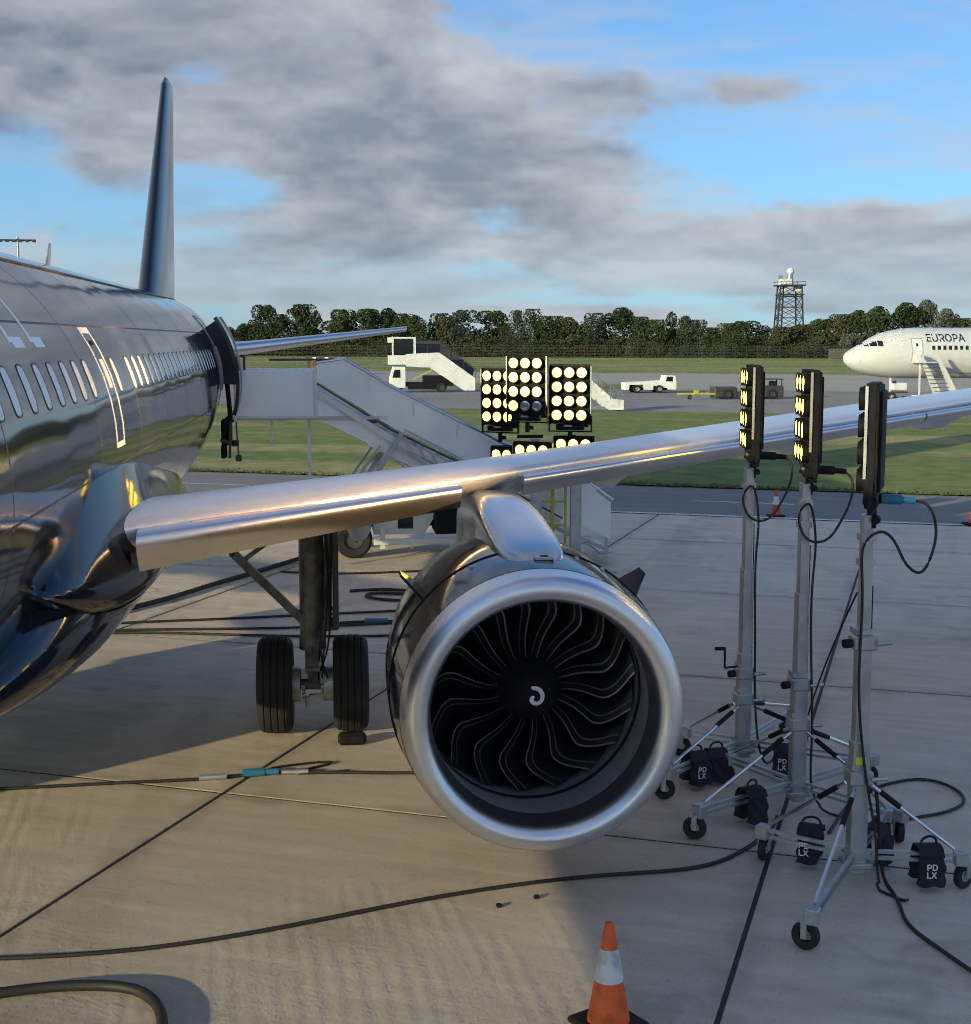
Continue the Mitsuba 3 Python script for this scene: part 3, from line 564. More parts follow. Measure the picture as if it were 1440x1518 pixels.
# its truck
ch = obj('chassis', cat([box(5.9, 31.9, .72, 4.4, 1.2, .16), box(7.05, 31.3, 1.05, 1.35, .9, 1.1, bev=.04)]), BLACK, ST, smooth=False)
obj('side_rail', cat([box(6.15, 30.75, .36, 2.3, .06, .14, bev=.01), box(5.2, 30.78, .45, .10, .05, .5, rz=.1), box(5.85, 30.79, .3, .06, .05, .2), box(6.75, 30.79, .3, .06, .05, .2)]), WHITE, ST, smooth=False)
cb = obj('truck_cab', prism_y([(5.0, .50), (6.15, .50), (6.35, .85), (6.35, 1.5), (5.05, 1.5)], 30.95, 32.7), WHITE, ST, smooth=False)
obj('cab_window', box(5.72, 30.94, .76, .34, .03, .26, bev=.01), GLASS, cb, smooth=False)
for x in (4.55, 8.0):
    for y in (30.85, 32.3):
        w_ = obj('wheel', place(lathe([(-.12, .22), (-.14, .36), (-.10, .42), (.10, .42), (.14, .36), (.12, .22)], (0, 0, 0), 'y', 32), x, y, .42), TYRE, ST)
        obj('rim', lathe([(-.11, .21), (-.06, .19), (-.05, .07), (-.10, .06), (-.10, .001)], (x, y, .42), 'y', 24), DARK, w_)
rl = obj('ladder', cat([bar((8.72, 28.8, .55), (8.72, 28.8, 2.15), .07), bar((9.0, 28.8, .55), (9.0, 28.8, 2.15), .05)] + [bar((8.45, 28.8, z), (9.0, 28.8, z), .04) for z in (.95, 1.45, 1.95)]), YELLOW, ST, smooth=False)

# ---------------------------------------------------------------- film lights
def yrot(M): return M
def lamp_radiance(l): return {'type': 'area', 'radiance': rgb(l)}
LIT = (1.3, .62, .095)
HB = {}
HB['housing'] = mikit.ply(cat([box(0, .055, -.02, .80, .11, 1.16, bev=.010), box(0, .125, -.02, .66, .035, 1.04, bev=.008), box(-.406, .03, -.02, .014, .10, 1.19), box(.406, .03, -.02, .014, .10, 1.19), box(0, .03, .575, .80, .10, .014)]), BLACK, False)
HB['rail'] = mikit.ply(box(.425, -.015, .08, .018, .03, .95), ALU, False)
HB['can'] = mikit.ply(lathe([(0, .112), (-.095, .121), (-.10, .121), (-.10, .115), (-.03, .05), (-.02, .0005)], (0, 0, 0), 'y', 20), BLACK, 40)
HB['lens'] = lathe([(-.088, .094), (-.092, .080), (-.097, .04), (-.098, .0005)], (0, 0, 0), 'y', 18)
HB['rim'] = lathe([(-.078, .112), (-.084, .104), (-.088, .0945)], (0, 0, 0), 'y', 18)
LENSON = mikit.ply(HB['lens'], LENS, True); LENSON['emitter'] = {'type': 'area', 'sampling_weight': .06, 'radiance': rgb((1.3, .80, .082))}
RIMON = mikit.ply(HB['rim'], LENS, True); RIMON['emitter'] = {'type': 'area', 'sampling_weight': .01, 'radiance': rgb((.23, .125, .022))}
RIMOFF = mikit.ply(HB['rim'], LENS, True)
LENSOFF = mikit.ply(HB['lens'], LENS, 60)
HB['control_box'] = mikit.ply(cat([box(0, .045, -.665, .56, .13, .115, bev=.012), box(.16, -.03, -.66, .10, .02, .05), box(-.05, -.025, -.67, .22, .012, .04), box(-.2, -.03, -.68, .05, .03, .04)]), BLACK, False)
HB['badge'] = mikit.ply(box(-.03, -.026, -.635, .16, .01, .035), ALU, False)
HB['yoke'] = mikit.ply(cat([box(-.43, .05, -.60, .02, .05, .32), box(.43, .05, -.60, .02, .05, .32), box(0, .05, -.75, .88, .05, .025), cyl((0, .05, -.76), (0, .05, -.95), .045, 14), cyl((-.06, .1, -.86), (.1, .1, -.86), .04, 10)]), BLACK, 30)
def head(parent, name, x, y, z, ang, rows=(.42, .14, -.14, -.42), off=(), tilt=0, small=False, sc=1):
    """lamps look along the direction ang (radians from +x)"""
    M = T().translate([x, y, z]).rotate([0, 0, 1], math.degrees(ang) + 90).rotate([1, 0, 0], tilt).scale(sc)
    hk = numbered(f'{parent}__{name}')
    zs = .52 if small else 1
    scene[hk] = again(HB['housing'], M @ T().scale([1, 1, zs]))
    for n_ in ('rail', 'control_box', 'badge', 'yoke'):
        if small and n_ in ('control_box', 'badge'): continue
        scene[numbered(f'{hk}__{n_}')] = again(HB[n_], M @ T().scale([1, 1, zs]))
    scene[numbered(f'{hk}__rail')] = again(HB['rail'], M @ T().translate([-.85, 0, 0]) @ T().scale([1, 1, zs]))
    for i, r in enumerate(rows):
        for j, c in enumerate((-.25, 0, .25)):
            scene[numbered(f'{hk}__lamp_can')] = again(HB['can'], M @ T().translate([c, 0, r]))
            scene[numbered(f'{hk}__lamp')] = again(LENSOFF if (i, j) in off else LENSON, M @ T().translate([c, 0, r]))
            scene[numbered(f'{hk}__lamp_rim')] = again(RIMOFF if (i, j) in off else RIMON, M @ T().translate([c, 0, r]))
    return M
def film_light(label, base, legs, hz, ang, off=(), collars=(1.02, 2.2), group=None, sticker=False, crank=True, beam=0):
    bx, by = base; k = thing('film_light', label, 'film light', group)
    obj('mast', cat([box(bx, by, .72, .15, .15, 1.22, bev=.012), box(bx, by, 1.35, .125, .125, 1.9, bev=.012), box(bx, by, (hz + .61) / 2, .098, .098, hz - 1.93, bev=.01)]), ALU, k, smooth=False)
    for z in collars:
        c = obj('collar', cat([box(bx, by, z, .21, .20, .13, bev=.015), box(bx - .02, by, z + .10, .15, .16, .05), cyl((bx + .08, by - .12, z), (bx + .2, by - .16, z + .02), .02, 8)]), ALU, k, smooth=False)
    obj('clamp_knob', cyl((bx - .13, by - .05, collars[1]), (bx - .2, by - .07, collars[1]), .04, 10), BLACK, k)
    for dz_, w_ in ((.86, .13), (1.08, .125)): obj('mast_clamp', box(bx, by, hz - dz_, w_, w_, .06), ALU, k, smooth=False)
    if sticker: obj('sticker', box(bx - .015, by - .0785, 1.16, .09, .004, .07), mat_yel, k, smooth=False)
    if crank: obj('crank_handle', cat([bar((bx - .1, by - .05, 1.18), (bx - .26, by - .1, 1.18), .02), cyl((bx - .26, by - .1, 1.18), (bx - .26, by - .1, 1.38), .012, 8), cyl((bx - .26, by - .1, 1.40), (bx - .38, by - .13, 1.41), .02, 8)]), BLACK, k)
    obj('base_plate', cat([box(bx, by, .20, .24, .24, .05, bev=.01), box(bx, by, .30, .2, .2, .04)]), ALU, k, smooth=False)
    obj('pulley_cable', cat([cyl((bx + .09, by + .02, .4), (bx + .08, by + .02, hz - 1.3), .006, 6)]), CABLE, k)
    zc = collars[0] - .08
    for lx, ly in legs:
        L = math.hypot(lx, ly); ux, uy = lx / L, ly / L; ex, ey = bx + lx, by + ly
        g = obj('leg', cat([bar((bx + ux * .1, by + uy * .1, z), (ex, ey, z), .035, .03) for z in (.315, .255)] + [box(ex, ey, .29, .12, .12, .13, rz=math.atan2(uy, ux), bev=.01), cyl((ex, ey, .22), (ex, ey, .36), .03, 10)]), ALU, k, smooth=False)
        p0 = np.array([bx + ux * .12, by + uy * .12, zc]); p1 = np.array([ex - ux * .06, ey - uy * .06, .37])
        obj('brace', cyl(p0, p1, .017, 10), CHROME, g)
        obj('brace_grip', cyl(p0 + (p1 - p0) * .10, p0 + (p1 - p0) * .34, .026, 10), BLACK, g)
        sw = rng.uniform(0, PI); cxx, cyy = ex + .05 * math.cos(sw), ey + .05 * math.sin(sw)
        wm = lathe([(-.02, .05), (-.032, .085), (-.028, .112), (0, .118), (.028, .112), (.032, .085), (.02, .05)], (0, 0, 0), 'y', 28)
        w_ = obj('castor', place(wm, cxx, cyy, .118, rz=sw), TYRE, g)
        obj('castor_hub', place(lathe([(-.028, .055), (-.03, .02), (-.045, .018), (-.045, .0005)], (0, 0, 0), 'y', 16), cxx, cyy, .118, rz=sw), ALU, g)
        obj('castor_fork', cat([place(box(0, s * .05, .17, .05, .012, .14), cxx, cyy, 0, rz=sw) for s in (-1, 1)] + [place(box(0, 0, .245, .09, .12, .02), cxx, cyy, 0, rz=sw)]), ALU, g, smooth=False)
    obj('power_plug', cat([cyl((bx + .12 + .0, by + .02, hz - .53), (bx + .30, by + .0, hz - .54), .045, 12), cyl((bx + .30, by, hz - .54), (bx + .42, by - .01, hz - .55), .030, 10)]), BLUEC if sticker else BLACK, k)
    head(k, 'head', bx + .0, by, hz, ang, off=off, sc=.82)
    if beam:      # what the narrow reflectors of the lit lamps throw forward
        o = [bx + .25 * math.cos(ang), by + .25 * math.sin(ang), hz]; t_ = [o[0] + 7 * math.cos(ang), o[1] + 7 * math.sin(ang), hz + (.45 if not sticker else -.6)]
        scene[k + '__head__beam'] = {'type': 'spot', 'sampling_weight': 1.6, 'to_world': T().look_at(origin=o, target=t_, up=[0, 0, 1]), 'intensity': rgb((beam, beam * .60, beam * .19)), 'cutoff_angle': 26.0 if sticker else 9.0, 'beam_width': 12.0 if sticker else 5.0}
    return k
FG = 'film lights in a row on the apron'
F1 = film_light('farthest of the three film lights on silver masts right of the engine, lamps lit', (8.69, 14.95), [(-1.12, -1.05), (1.15, -.85), (1.0, 1.2), (-.55, .45)], 4.10, math.radians(170), collars=(.80, 1.1), beam=75)
F2 = film_light('middle of the three film lights on silver masts right of the engine, warm lamps showing', (8.80, 13.42), [(-1.22, -.72), (.68, -1.05), (1.1, .7), (-.45, .9)], 4.08, math.radians(169), collars=(.93, 1.35), crank=False, beam=15)
F3 = film_light('nearest of the three film lights, a yellow sticker on its silver mast', (8.67, 11.45), [(-.86, -1.28), (.88, -.22), (.68, .95), (-.66, .62)], 4.01, math.radians(154), collars=(1.0, 2.22), sticker=True, crank=False, beam=26)
def rear_light(label, x, y, z, ang, off, low, base):
    k = thing('tower_light', label, 'film light')
    obj('mast', cat([box(base[0], base[1], (z - 1.1) / 2, .16, .16, z - 1.1), box(base[0] + .12, base[1] + .05, 1.0, .06, .06, 2.0)]), ALU, k, smooth=False)
    for a in (.3, 2.4, 4.5): obj('leg', bar((base[0], base[1], .25), (base[0] + 1.0 * math.cos(a), base[1] + 1.0 * math.sin(a), .08), .06), ALU, k, smooth=False)
    obj('bracket', box((x + base[0]) / 2, (y + base[1]) / 2 + .12, z - 1.05, abs(x - base[0]) + .3, .08, .06), BLACK, k, smooth=False); obj('spreader', box((x + base[0]) / 2 + .1, y + .3, z - .62, .5, .1, .12), BLACK, k, smooth=False)
    head(k, 'head', x, y, z, ang, off=off)
    head(k, 'lower_row', low[0], low[1], low[2] - .14, ang, rows=(.14, -.14), small=True)  # short bank of glowing discs below the main head
rear_light('left film light of the lit cluster in front of the boarding stairs', 7.53, 29.0 - .6, 3.70, math.radians(-128), (), (7.67, 27.9, 2.53), (7.75, 28.3))
rear_light('middle and tallest film light of the lit cluster, two of its lamps dark', 7.93, 27.2, 3.98, math.radians(-121), [(3, 1), (3, 2)], (8.06, 27.2, 2.68), (8.15, 27.5))
rear_light('right film light of the lit cluster above the wing, twelve warm lamps on', 8.80, 27.2, 3.79, math.radians(-112), (), (8.89, 27.2, 2.79), (8.95, 27.45))
# sandbags hung over the stand legs
def sandbag(label, x, y, z, rz, text=True, group=None):
    k = thing('sandbag', label, 'sandbag', group); sq = rng.uniform(.72, .88, 3); rz += rng.uniform(-.15, .15); ph = rng.uniform(0, 6, 3)
    def pouch(s):
        m = trimesh.creation.box((.26, .10, .30)).subdivide().subdivide().subdivide(); v = m.vertices
        v[:, 1] *= 1 + .7 * np.cos(v[:, 0] / .13 * PI / 2.2) * np.clip(.6 - v[:, 2] / .3, 0, 1); v[:, 0] *= 1 - .10 * np.clip(v[:, 2] / .15, 0, 1)
        v += .011 * np.c_[np.sin(v[:, 2] * 42 + ph[0]), np.sin(v[:, 0] * 38 + v[:, 2] * 30 + ph[1]), np.cos(v[:, 0] * 34 + ph[2])]; v *= sq
        m.vertices = v; m.apply_translation((0, s * .11, -.17)); return m
    pm = lambda m: place(m, x, y, z, rz)
    obj('pouch', pm(pouch(-1)), CANVAS, k, smooth=40); obj('pouch', pm(pouch(1)), CANVAS, k, smooth=40)
    obj('saddle', pm(loft([np.array([(a, yy, zz + .01) for a, zz2 in ((-.11, 0), (.11, 0))] + [(.11, yy, zz - .01), (-.11, yy, zz - .01)]) for yy, zz in ((-.12, -.04), (-.08, .015), (0, .03), (.08, .015), (.12, -.04))])), CANVAS, k, smooth=False)
    hp = spline([(-.08, -.03, .02), (-.06, -.02, .09), (0, 0, .11), (.06, .02, .09), (.08, .03, .02)], .02)
    obj('strap', pm(tube(hp, .012, 6)), CANVAS, k)
    if text:
        t1, t2 = meshkit.text_mesh('PD', .055, .004, True), meshkit.text_mesh('LX', .055, .004, True); ms = []
        for t, zz in ((t1, -.135), (t2, -.205)):
            v = t.vertices.copy(); t.vertices = np.c_[v[:, 0] - .075, -v[:, 2] - .186, v[:, 1] + zz]; ms.append(pm(t))
        obj('lettering', cat(ms), WHITE, k, smooth=False)
sandbag('black sandbag with white letters on the right leg of the nearest film light', 9.28, 11.31, .36, -.05)
sandbag('black sandbag with white letters standing beside the front left castor of the nearest film light', 8.42, 11.92, .36, -.5)
sandbag('black sandbag on the left leg of the farthest film light', 7.96, 14.27, .36, .35)
sandbag('black sandbag beside another one at the farthest film light, to its right', 8.22, 14.40, .35, .1, text=False)
sandbag('black sandbag in the gap between the farthest and the middle film light', 9.0, 14.45, .36, -.15)
sandbag('plain black sandbag on the left leg of the middle film light', 8.20, 13.04, .36, .3, text=False)
sandbag('plain black sandbag behind the mast of the nearest film light', 9.0, 11.85, .36, .8, text=False)

# ---------------------------------------------------------------- cables on the ground
def cable(label, pts, r=.016, z=None, step=.08, m=CABLE, wob=.02):
    p = np.array([(q[0], q[1], q[2] if len(q) > 2 else r + .006) for q in pts], float); c = spline(p, step)
    s = np.arange(len(c)) * step
    flat = c[:, 2] < .08
    ph = rng.uniform(0, 6, 2); c[:, 0] += flat * wob * np.sin(s * 2.3 + ph[0]); c[:, 1] += flat * wob * np.sin(s * 1.7 + ph[1])
    c[:, 2] = np.maximum(c[:, 2], r * .98)
    k = obj('cable', tube(c, r), m, label=label, cat_='cable', smooth=60); return k
cable('long black cable curving from the left edge past the engine to the film lights', [(-1.5, 10.7), (1.4, 10.7), (2.69, 10.80), (4.74, 11.45), (6.49, 11.86), (7.53, 11.99), (7.96, 12.34), (8.25, 12.71), (8.5, 13.2)], .019)
cable('thick black hose bending out of the bottom left corner', [(-1.0, 10.0), (1.55, 10.06), (2.2, 10.12), (2.56, 10.0), (2.74, 9.72), (2.79, 9.45), (2.8, 8.6)], .042)
k = cable('black cable with blue plugs lying in front of the main wheels', [(-1.5, 14.9), (.43, 15.0), (1.8, 15.05), (2.73, 15.09), (3.13, 15.17), (3.69, 15.20), (4.82, 15.07), (6.2, 14.9), (7.6, 14.3)], .019)
obj('plug', cat([cyl((3.02, 15.16, .05), (3.26, 15.19, .05), .048, 12), cyl((3.26, 15.19, .05), (3.42, 15.19, .05), .035, 12)]), BLUEC, k)
obj('coupling', cyl((2.55, 15.08, .04), (2.85, 15.11, .04), .034, 10), ALU, k); obj('coupling', cyl((3.45, 15.2, .035), (3.75, 15.19, .035), .03, 10), ALU, k)
cable('cable pair tail fraying off beside the blue plugs', [(3.3, 15.3), (3.6, 15.5), (4.0, 15.55), (3.7, 15.32), (4.2, 15.25)], .014)
cable('thick dark tube drawn as a cable bundle shadow running back under the wing beside the drag brace', [(-2, 23.0), (.37, 24.98), (2.2, 28.33), (2.9, 29.6), (3.5, 31.0)], .05)  # dark tube laid in place of a cable bundle's cast shadow
cable('thin cable under the wing ending at the main gear, upper of three', [(-2, 23.4), (.54, 23.9), (3.31, 24.21), (6, 24.6)], .022)
cable('thin cable under the wing, middle of three', [(-2, 23.4), (.54, 23.3), (3.3, 23.2), (6, 23.6)], .022)
cable('thin cable under the wing, lowest of three', [(-2, 23.1), (.54, 23.1), (3.35, 22.52), (6, 22.4)], .022)
cable('dark cable loop on the concrete between wheel and engine', [(4.41, 26.5), (5.0, 26.6), (5.6, 26.3), (5.9, 25.6), (5.4, 25.4), (4.9, 25.6), (7, 25)], .03)
k = cable('dark cable with blue couplings behind the right main wheel', [(3.8, 23.3), (4.47, 23.49), (5.4, 23.4), (7, 23.0)], .028)
obj('coupling', cyl((4.6, 23.48, .05), (5.0, 23.45, .05), .05, 10), BLUEC, k)
cable('dark cable lying along the concrete below the parked stairs', [(3, 29.0), (5, 28.6), (7, 28.9), (9, 28.2)], .022)
cable('black cable from the nearest film light running to the bottom right corner', [(8.83, 11.55, 1.0), (8.90, 11.5, .45), (8.93, 11.43, .05), (8.86, 11.0), (8.76, 10.57), (8.82, 10.1), (8.95, 9.5), (9.3, 8.6)], .017)
cable('black cable looping over the concrete at the right edge', [(8.9, 12.7), (9.4, 13.5), (10.09, 14.07), (10.58, 14.13), (10.72, 13.6), (10.33, 13.16), (9.86, 13.01), (9.4, 12.8)], .017)
def drop(label, bx, by, hz, pts):
    cable(label, [(bx + a, by + c, hz + b) for a, b, c in pts], .013, step=.03)
LP = [(.38, -.45, -.01), (.46, -.50, -.03), (.47, -.68, -.06), (.34, -.96, -.1), (.16, -1.14, -.13), (.0, -1.12, -.14), (-.09, -.98, -.14), (-.08, -.82, -.13), (-.01, -.76, -.12), (.06, -.90, -.11), (.075, -1.5, -.10), (.08, -2.4, -.11), (.10, -3.3, -.13), (.2, -3.88, -.12)]
drop('black power lead of the farthest film light, hanging in a loop down its mast', 8.69, 14.95, 4.0, LP + [(.5, -3.94, .2)])
drop('black power lead of the middle film light, hanging in a loop down its mast', 8.80, 13.42, 3.98, LP + [(.45, -3.96, -.3)])
drop('black power lead with blue plug on the nearest film light, hanging in a wide loop', 8.67, 11.45, 3.91, [(.42, -.45, -.01), (.54, -.50, -.03), (.60, -.66, -.05), (.57, -.90, -.07), (.45, -1.07, -.09), (.33, -1.00, -.11), (.21, -.80, -.12), (.08, -.70, -.13), (-.04, -.76, -.13), (-.08, -1.05, -.12), (-.07, -2.0, -.11), (-.02, -2.6, -.11), (.06, -3.1, -.13), (.12, -3.5, -.16), (.16, -3.87, -.2), (.3, -3.87, -.5)])
cable('slack black lead slanting between the middle and nearest film lights', [(8.72, 11.75, 2.6), (8.75, 12.6, 1.7), (8.86, 13.3, 1.05)], .009, step=.06)
# small debris
for q, l in (((5.78, 11.45), 'small dark rubber scrap on the concrete below the engine'), ((5.43, 11.3), 'smaller dark scrap left of the rubber scrap below the engine')):
    m = trimesh.creation.icosphere(2, .024); m.vertices *= [1.4, .8, .4]; m.vertices += .007 * np.sin(m.vertices * 160); m.apply_translation((*q, .016)); obj('debris', m, BLACK, label=l, cat_='debris')

# ---------------------------------------------------------------- traffic cones
def cone(label, x, y, h, m, rz=0):
    k = thing('traffic_cone', label, 'traffic cone')
    R = lambda z: .030 + (.158 - .030) * (1 - z) ** 1.05
    obj('body', lathe([(z * h, R(z) * h / .75) for z in np.linspace(.05, .99, 14)] + [(1.0 * h, .022 * h / .75)], (x, y, 0), 'z', 40, cap=True), m, k, smooth=60)
    obj('band', lathe([(z * h, R(z) * h / .75 + .004) for z in (.46, .55, .65, .76)], (x, y, 0), 'z', 40), REFL, k, smooth=60)
    s = h / .75
    obj('base', place(box(0, 0, .03 * s, (.42) * s, .42 * s, .05 * s, bev=.02 * s), x, y, 0, rz), BLACK, k, smooth=False)
cone('orange traffic cone with a white band at the bottom edge of the picture', 5.95, 9.14, .775, ORANGE, .5)
cone('small red traffic cone on the apron edge between two film light masts', 16.3, 36.9, .74, REDW, .2)
cone('red traffic cone cut by the right edge of the picture', 20.95, 34.5, 1.0, REDW, .1)

# ---------------------------------------------------------------- stair truck, tug, tow bar, dark tractor, small stairs
def wheel_y(x, y, r, w, parent, rim=WHITE, n=24):
    k = obj('wheel', lathe([(-w / 2, r * .55), (-w / 2, r * .9), (-w * .4, r), (w * .4, r), (w / 2, r * .9), (w / 2, r * .55)], (x, y, r), 'y', n), TYRE, parent)
    obj('rim', lathe([(-w * .46, r * .56), (-w * .35, r * .45), (-w * .4, .001)], (x, y, r), 'y', n), rim, k)
tk = thing('stair_truck', 'white airport stair truck parked beyond the grass, stairs sloping down to the right', 'stair truck')
Y0 = 130.0
obj('chassis', cat([box(12.9, Y0 + 1.1, .75, 5.6, 1.7, .35), box(13.3, Y0 + .5, .5, 3.6, .5, .5), box(14.2, Y0 + .9, 1.25, 2.6, 1.2, .6)]), BLACK, tk, smooth=False)
obj('cab', prism_y([(9.75, .42), (11.2, .42), (11.2, 2.35), (10.1, 2.35), (9.78, 1.3)], Y0, Y0 + 1.9), TRUCKW, tk, smooth=False)
obj('cab_window', prism_y([(10.0, 1.35), (10.75, 1.35), (10.75, 2.1), (10.2, 2.1)], Y0 - .02, Y0 + .01), GLASS, tk, smooth=False)
obj('platform_panel', cat([box(10.5, Y0, 3.0, 1.6, .06, .85), box(9.7, Y0 + 1, 3.0, .06, 2, .85)]), TRUCKW, tk, smooth=False)
obj('platform_frame', cat([box(10.05, Y0, 4.3, .14, .1, 1.7), box(12.1, Y0, 4.1, .22, .1, 2.0), box(11.0, Y0, 5.05, 2.4, .1, .16), box(9.9, Y0 + .9, 4.85, .5, 1.9, .5), box(11.1, Y0, 3.4, 2.1, .1, .1)]), TRUCKW, tk, smooth=False)
obj('platform_window', box(11.1, Y0 + .05, 4.2, 1.9, .03, 1.4), GLASS, tk, smooth=False)
obj('stair_side', prism_y([(11.3, 2.4), (13.5, 2.3), (16.7, .15), (17.75, .15), (17.75, 1.3), (14.4, 3.68), (11.3, 3.55)], Y0 - .05, Y0 + .05), TRUCKW, tk, smooth=False)
obj('stair_side', prism_y([(11.3, 2.4), (13.5, 2.3), (16.7, .15), (17.75, .15), (17.75, 1.3), (14.4, 3.68), (11.3, 3.55)], Y0 + 1.95, Y0 + 2.05), TRUCKW, tk, smooth=False)
obj('rail_panel', prism_y([(12.3, 3.62), (14.4, 3.75), (17.7, 1.4), (17.9, 2.1), (14.6, 4.75), (12.3, 4.75)], Y0 + 1.9, Y0 + 1.94), DARK, tk, smooth=False)
obj('rail', cat([bar((12.3, Y0, 4.75), (14.6, Y0, 4.75), .06), bar((14.6, Y0, 4.75), (17.9, Y0, 2.1), .06), bar((17.9, Y0, 2.1), (17.75, Y0, 1.3), .06)] + [bar((x, Y0, z), (x, Y0, z + 1), .04) for x, z in ((13.3, 3.7), (14.5, 3.7), (15.6, 2.85), (16.7, 2.1))]), DARK, tk, smooth=False)
obj('hydraulic_arm', bar((11.9, Y0 + .3, 1.2), (14.0, Y0 + .3, 2.2), .14), YELLOW, tk, smooth=False)
for x in (10.5, 14.6):
    for y in (Y0 + .15, Y0 + 1.8): wheel_y(x, y, .42, .28, tk, DARK)
tg = thing('pushback_tug', 'white pushback tug with its cab at the right end, beyond the grass', 'tug')
Yt = 126.0
obj('body', cat([prism_y([(31.3, .28), (31.6, .28), (31.7, .95), (31.25, .92)], Yt, Yt + 1.9), prism_y([(31.5, .75), (33.6, .75), (33.7, .9), (33.7, 1.05), (31.25, .95)], Yt, Yt + 1.9), prism_y([(33.0, .28), (33.9, .28), (33.9, .8), (33.0, .8)], Yt, Yt + 1.9), prism_y([(33.6, .72), (36.05, .28), (36.1, .95), (34.8, 1.12), (33.6, 1.05)], Yt + .02, Yt + 1.88), box(35.65, Yt + .95, .62, .8, 1.9, .68, bev=.05)]), TRUCKW, tg, smooth=False)
obj('cab', prism_y([(34.85, .95), (36.05, .95), (36.0, 1.58), (35.05, 1.60)], Yt + .1, Yt + 1.7), TRUCKW, tg, smooth=False)
obj('cab_window', prism_y([(35.08, 1.05), (35.75, 1.05), (35.75, 1.48), (35.2, 1.48)], Yt + .07, Yt + .12), GLASS, tg, smooth=False)
obj('underside', box(33.7, Yt + .95, .35, 4.2, 1.5, .25), BLACK, tg, smooth=False)
for x in (32.35, 34.45):
    for y in (Yt - .02, Yt + 1.85): wheel_y(x, y, .36, .26, tg, ALU)
tb = thing('tow_bar', 'yellow tow bar lying on the taxiway in front of the white tug', 'tow bar')
obj('beam', cyl((32.6, 112, .42), (36.2, 112, .42), .10, 10), YELLOW, tb); obj('head', box(34.2, 112, .58, .35, .3, .3), YELLOW, tb, smooth=False)
wheel_y(33.6, 111.8, .18, .12, tb, DARK)
dk = thing('dark_tractor', 'dark open tractor half hidden behind the farthest film light', 'tractor')
obj('bonnet', cat([box(36.7, 112.7, .55, 1.9, 1.6, .9, bev=.08), box(38.6, 112.7, .35, 3.2, 1.5, .45, bev=.05)]), DARK, dk, smooth=False)
obj('cab', cat([box(40.6, 112.7, .6, 2.0, 1.7, .95, bev=.06), box(40.7, 112.7, 1.62, 1.7, 1.6, .08)] + [box(x, y, 1.3, .09, .09, .7) for x in (39.95, 41.45) for y in (112, 113.4)]), DARK, dk, smooth=False)
obj('seat', box(40.9, 112.7, 1.2, .4, .9, .5, bev=.05), BLACK, dk, smooth=False)
for x in (36.8, 40.6):
    for y in (111.85, 113.5): wheel_y(x, y, .40, .25, dk, DARK)
sm = thing('mobile_stairs', 'small white mobile stairs standing behind the lit film light cluster', 'boarding stairs')
for y in (93, 94.2):
    obj('side', prism_y([(20.6, 2.5), (21.4, 2.5), (23.3, .85), (24.05, .8), (24.05, .12), (23.0, .12), (21.0, 1.75), (20.6, 1.75)], y, y + .05), TRUCKW, sm, smooth=False)
    obj('rail', cat([bar((21.3, y, 3.0), (23.9, y, 1.25), .06)] + [bar((21.3 + .6 * k, y, 2.3 - .48 * k), (21.3 + .6 * k, y, 3.0 - .40 * k), .04) for k in range(5)]), ALU, sm, smooth=False)
for k in range(6): obj('step', box(21.5 + k * .36, 93.6, 1.9 - k * .30, .3, 1.2, .05), ALU, sm, smooth=False)
obj('undercarriage', cat([box(22.4, 93.6, .25, 3.0, 1.0, .12)] + [bar((x, 93.6, .25), (x, 93.6, 1.5), .08) for x in (20.8, 21.6)]), ALU, sm, smooth=False)
for x in (21.1, 23.7): wheel_y(x, 93.1, .16, .1, sm, DARK)

# ---------------------------------------------------------------- second airliner
J2 = thing('white_airliner', 'white airliner with dark blue lettering parked at the right edge, steps at its front door', 'airplane')
NX, NY = 44.75, 107.0
q0 = [0, .12, .4, .9, 1.6, 2.4, 3.3, 4.4, 6.0, 22, 30, 33]
w2 = PchipInterpolator(q0, [.02, .32, .62, .95, 1.28, 1.53, 1.71, 1.82, 1.88, 1.88, .9, .3])
t2 = PchipInterpolator(q0, [3.42, 3.74, 3.98, 4.28, 4.68, 5.14, 5.48, 5.70, 5.83, 5.83, 5.7, 5.5])
b2 = PchipInterpolator(q0, [3.38, 3.05, 2.78, 2.46, 2.20, 2.02, 1.90, 1.83, 1.81, 1.81, 3.2, 4.4])
def sk2(s, z, off=0):
    t, b, w = float(t2(s)), float(b2(s)), float(w2(s)); zc, hh = (t + b) / 2, (t - b) / 2
    return np.array([NX + s, NY - (w + off) * math.sqrt(max(0, 1 - ((z - zc) / hh) ** 2)), z])
a_ = np.arange(360) * 2 * PI / 360
obj('fuselage', loft([np.c_[np.full(360, NX + s), NY + float(w2(s)) * np.cos(a_), (float(t2(s)) + float(b2(s))) / 2 + (float(t2(s)) - float(b2(s))) / 2 * np.sin(a_)] for s in np.r_[np.linspace(0, 1, 40), np.linspace(1.02, 6.5, 160), np.linspace(7, 33, 20)]]), JETW, J2, smooth=60)
def patch2(s0, s1, z0, z1, off=.012, n=5):
    U, V = np.linspace(s0, s1, 3), np.linspace(z0, z1, n)
    o = np.array([[sk2(s, z, off) for z in V] for s in U]); i_ = np.array([[sk2(s, z, -.03) for z in V] for s in U])
    return loft([np.vstack([o[k], i_[k][::-1]]) for k in range(3)])
for s0, s1, za, zb in ((1.22, 1.72, 4.36, 4.64), (1.80, 2.30, 4.36, 4.76), (2.36, 2.74, 4.36, 4.80)): obj('cockpit_window', patch2(s0, s1, za, zb), GLASS, J2, smooth=False)
for k in range(14): obj('cabin_window', patch2(6.55 + k * .459, 6.80 + k * .459, 4.08, 4.40, .02), GLASS, J2, smooth=False)
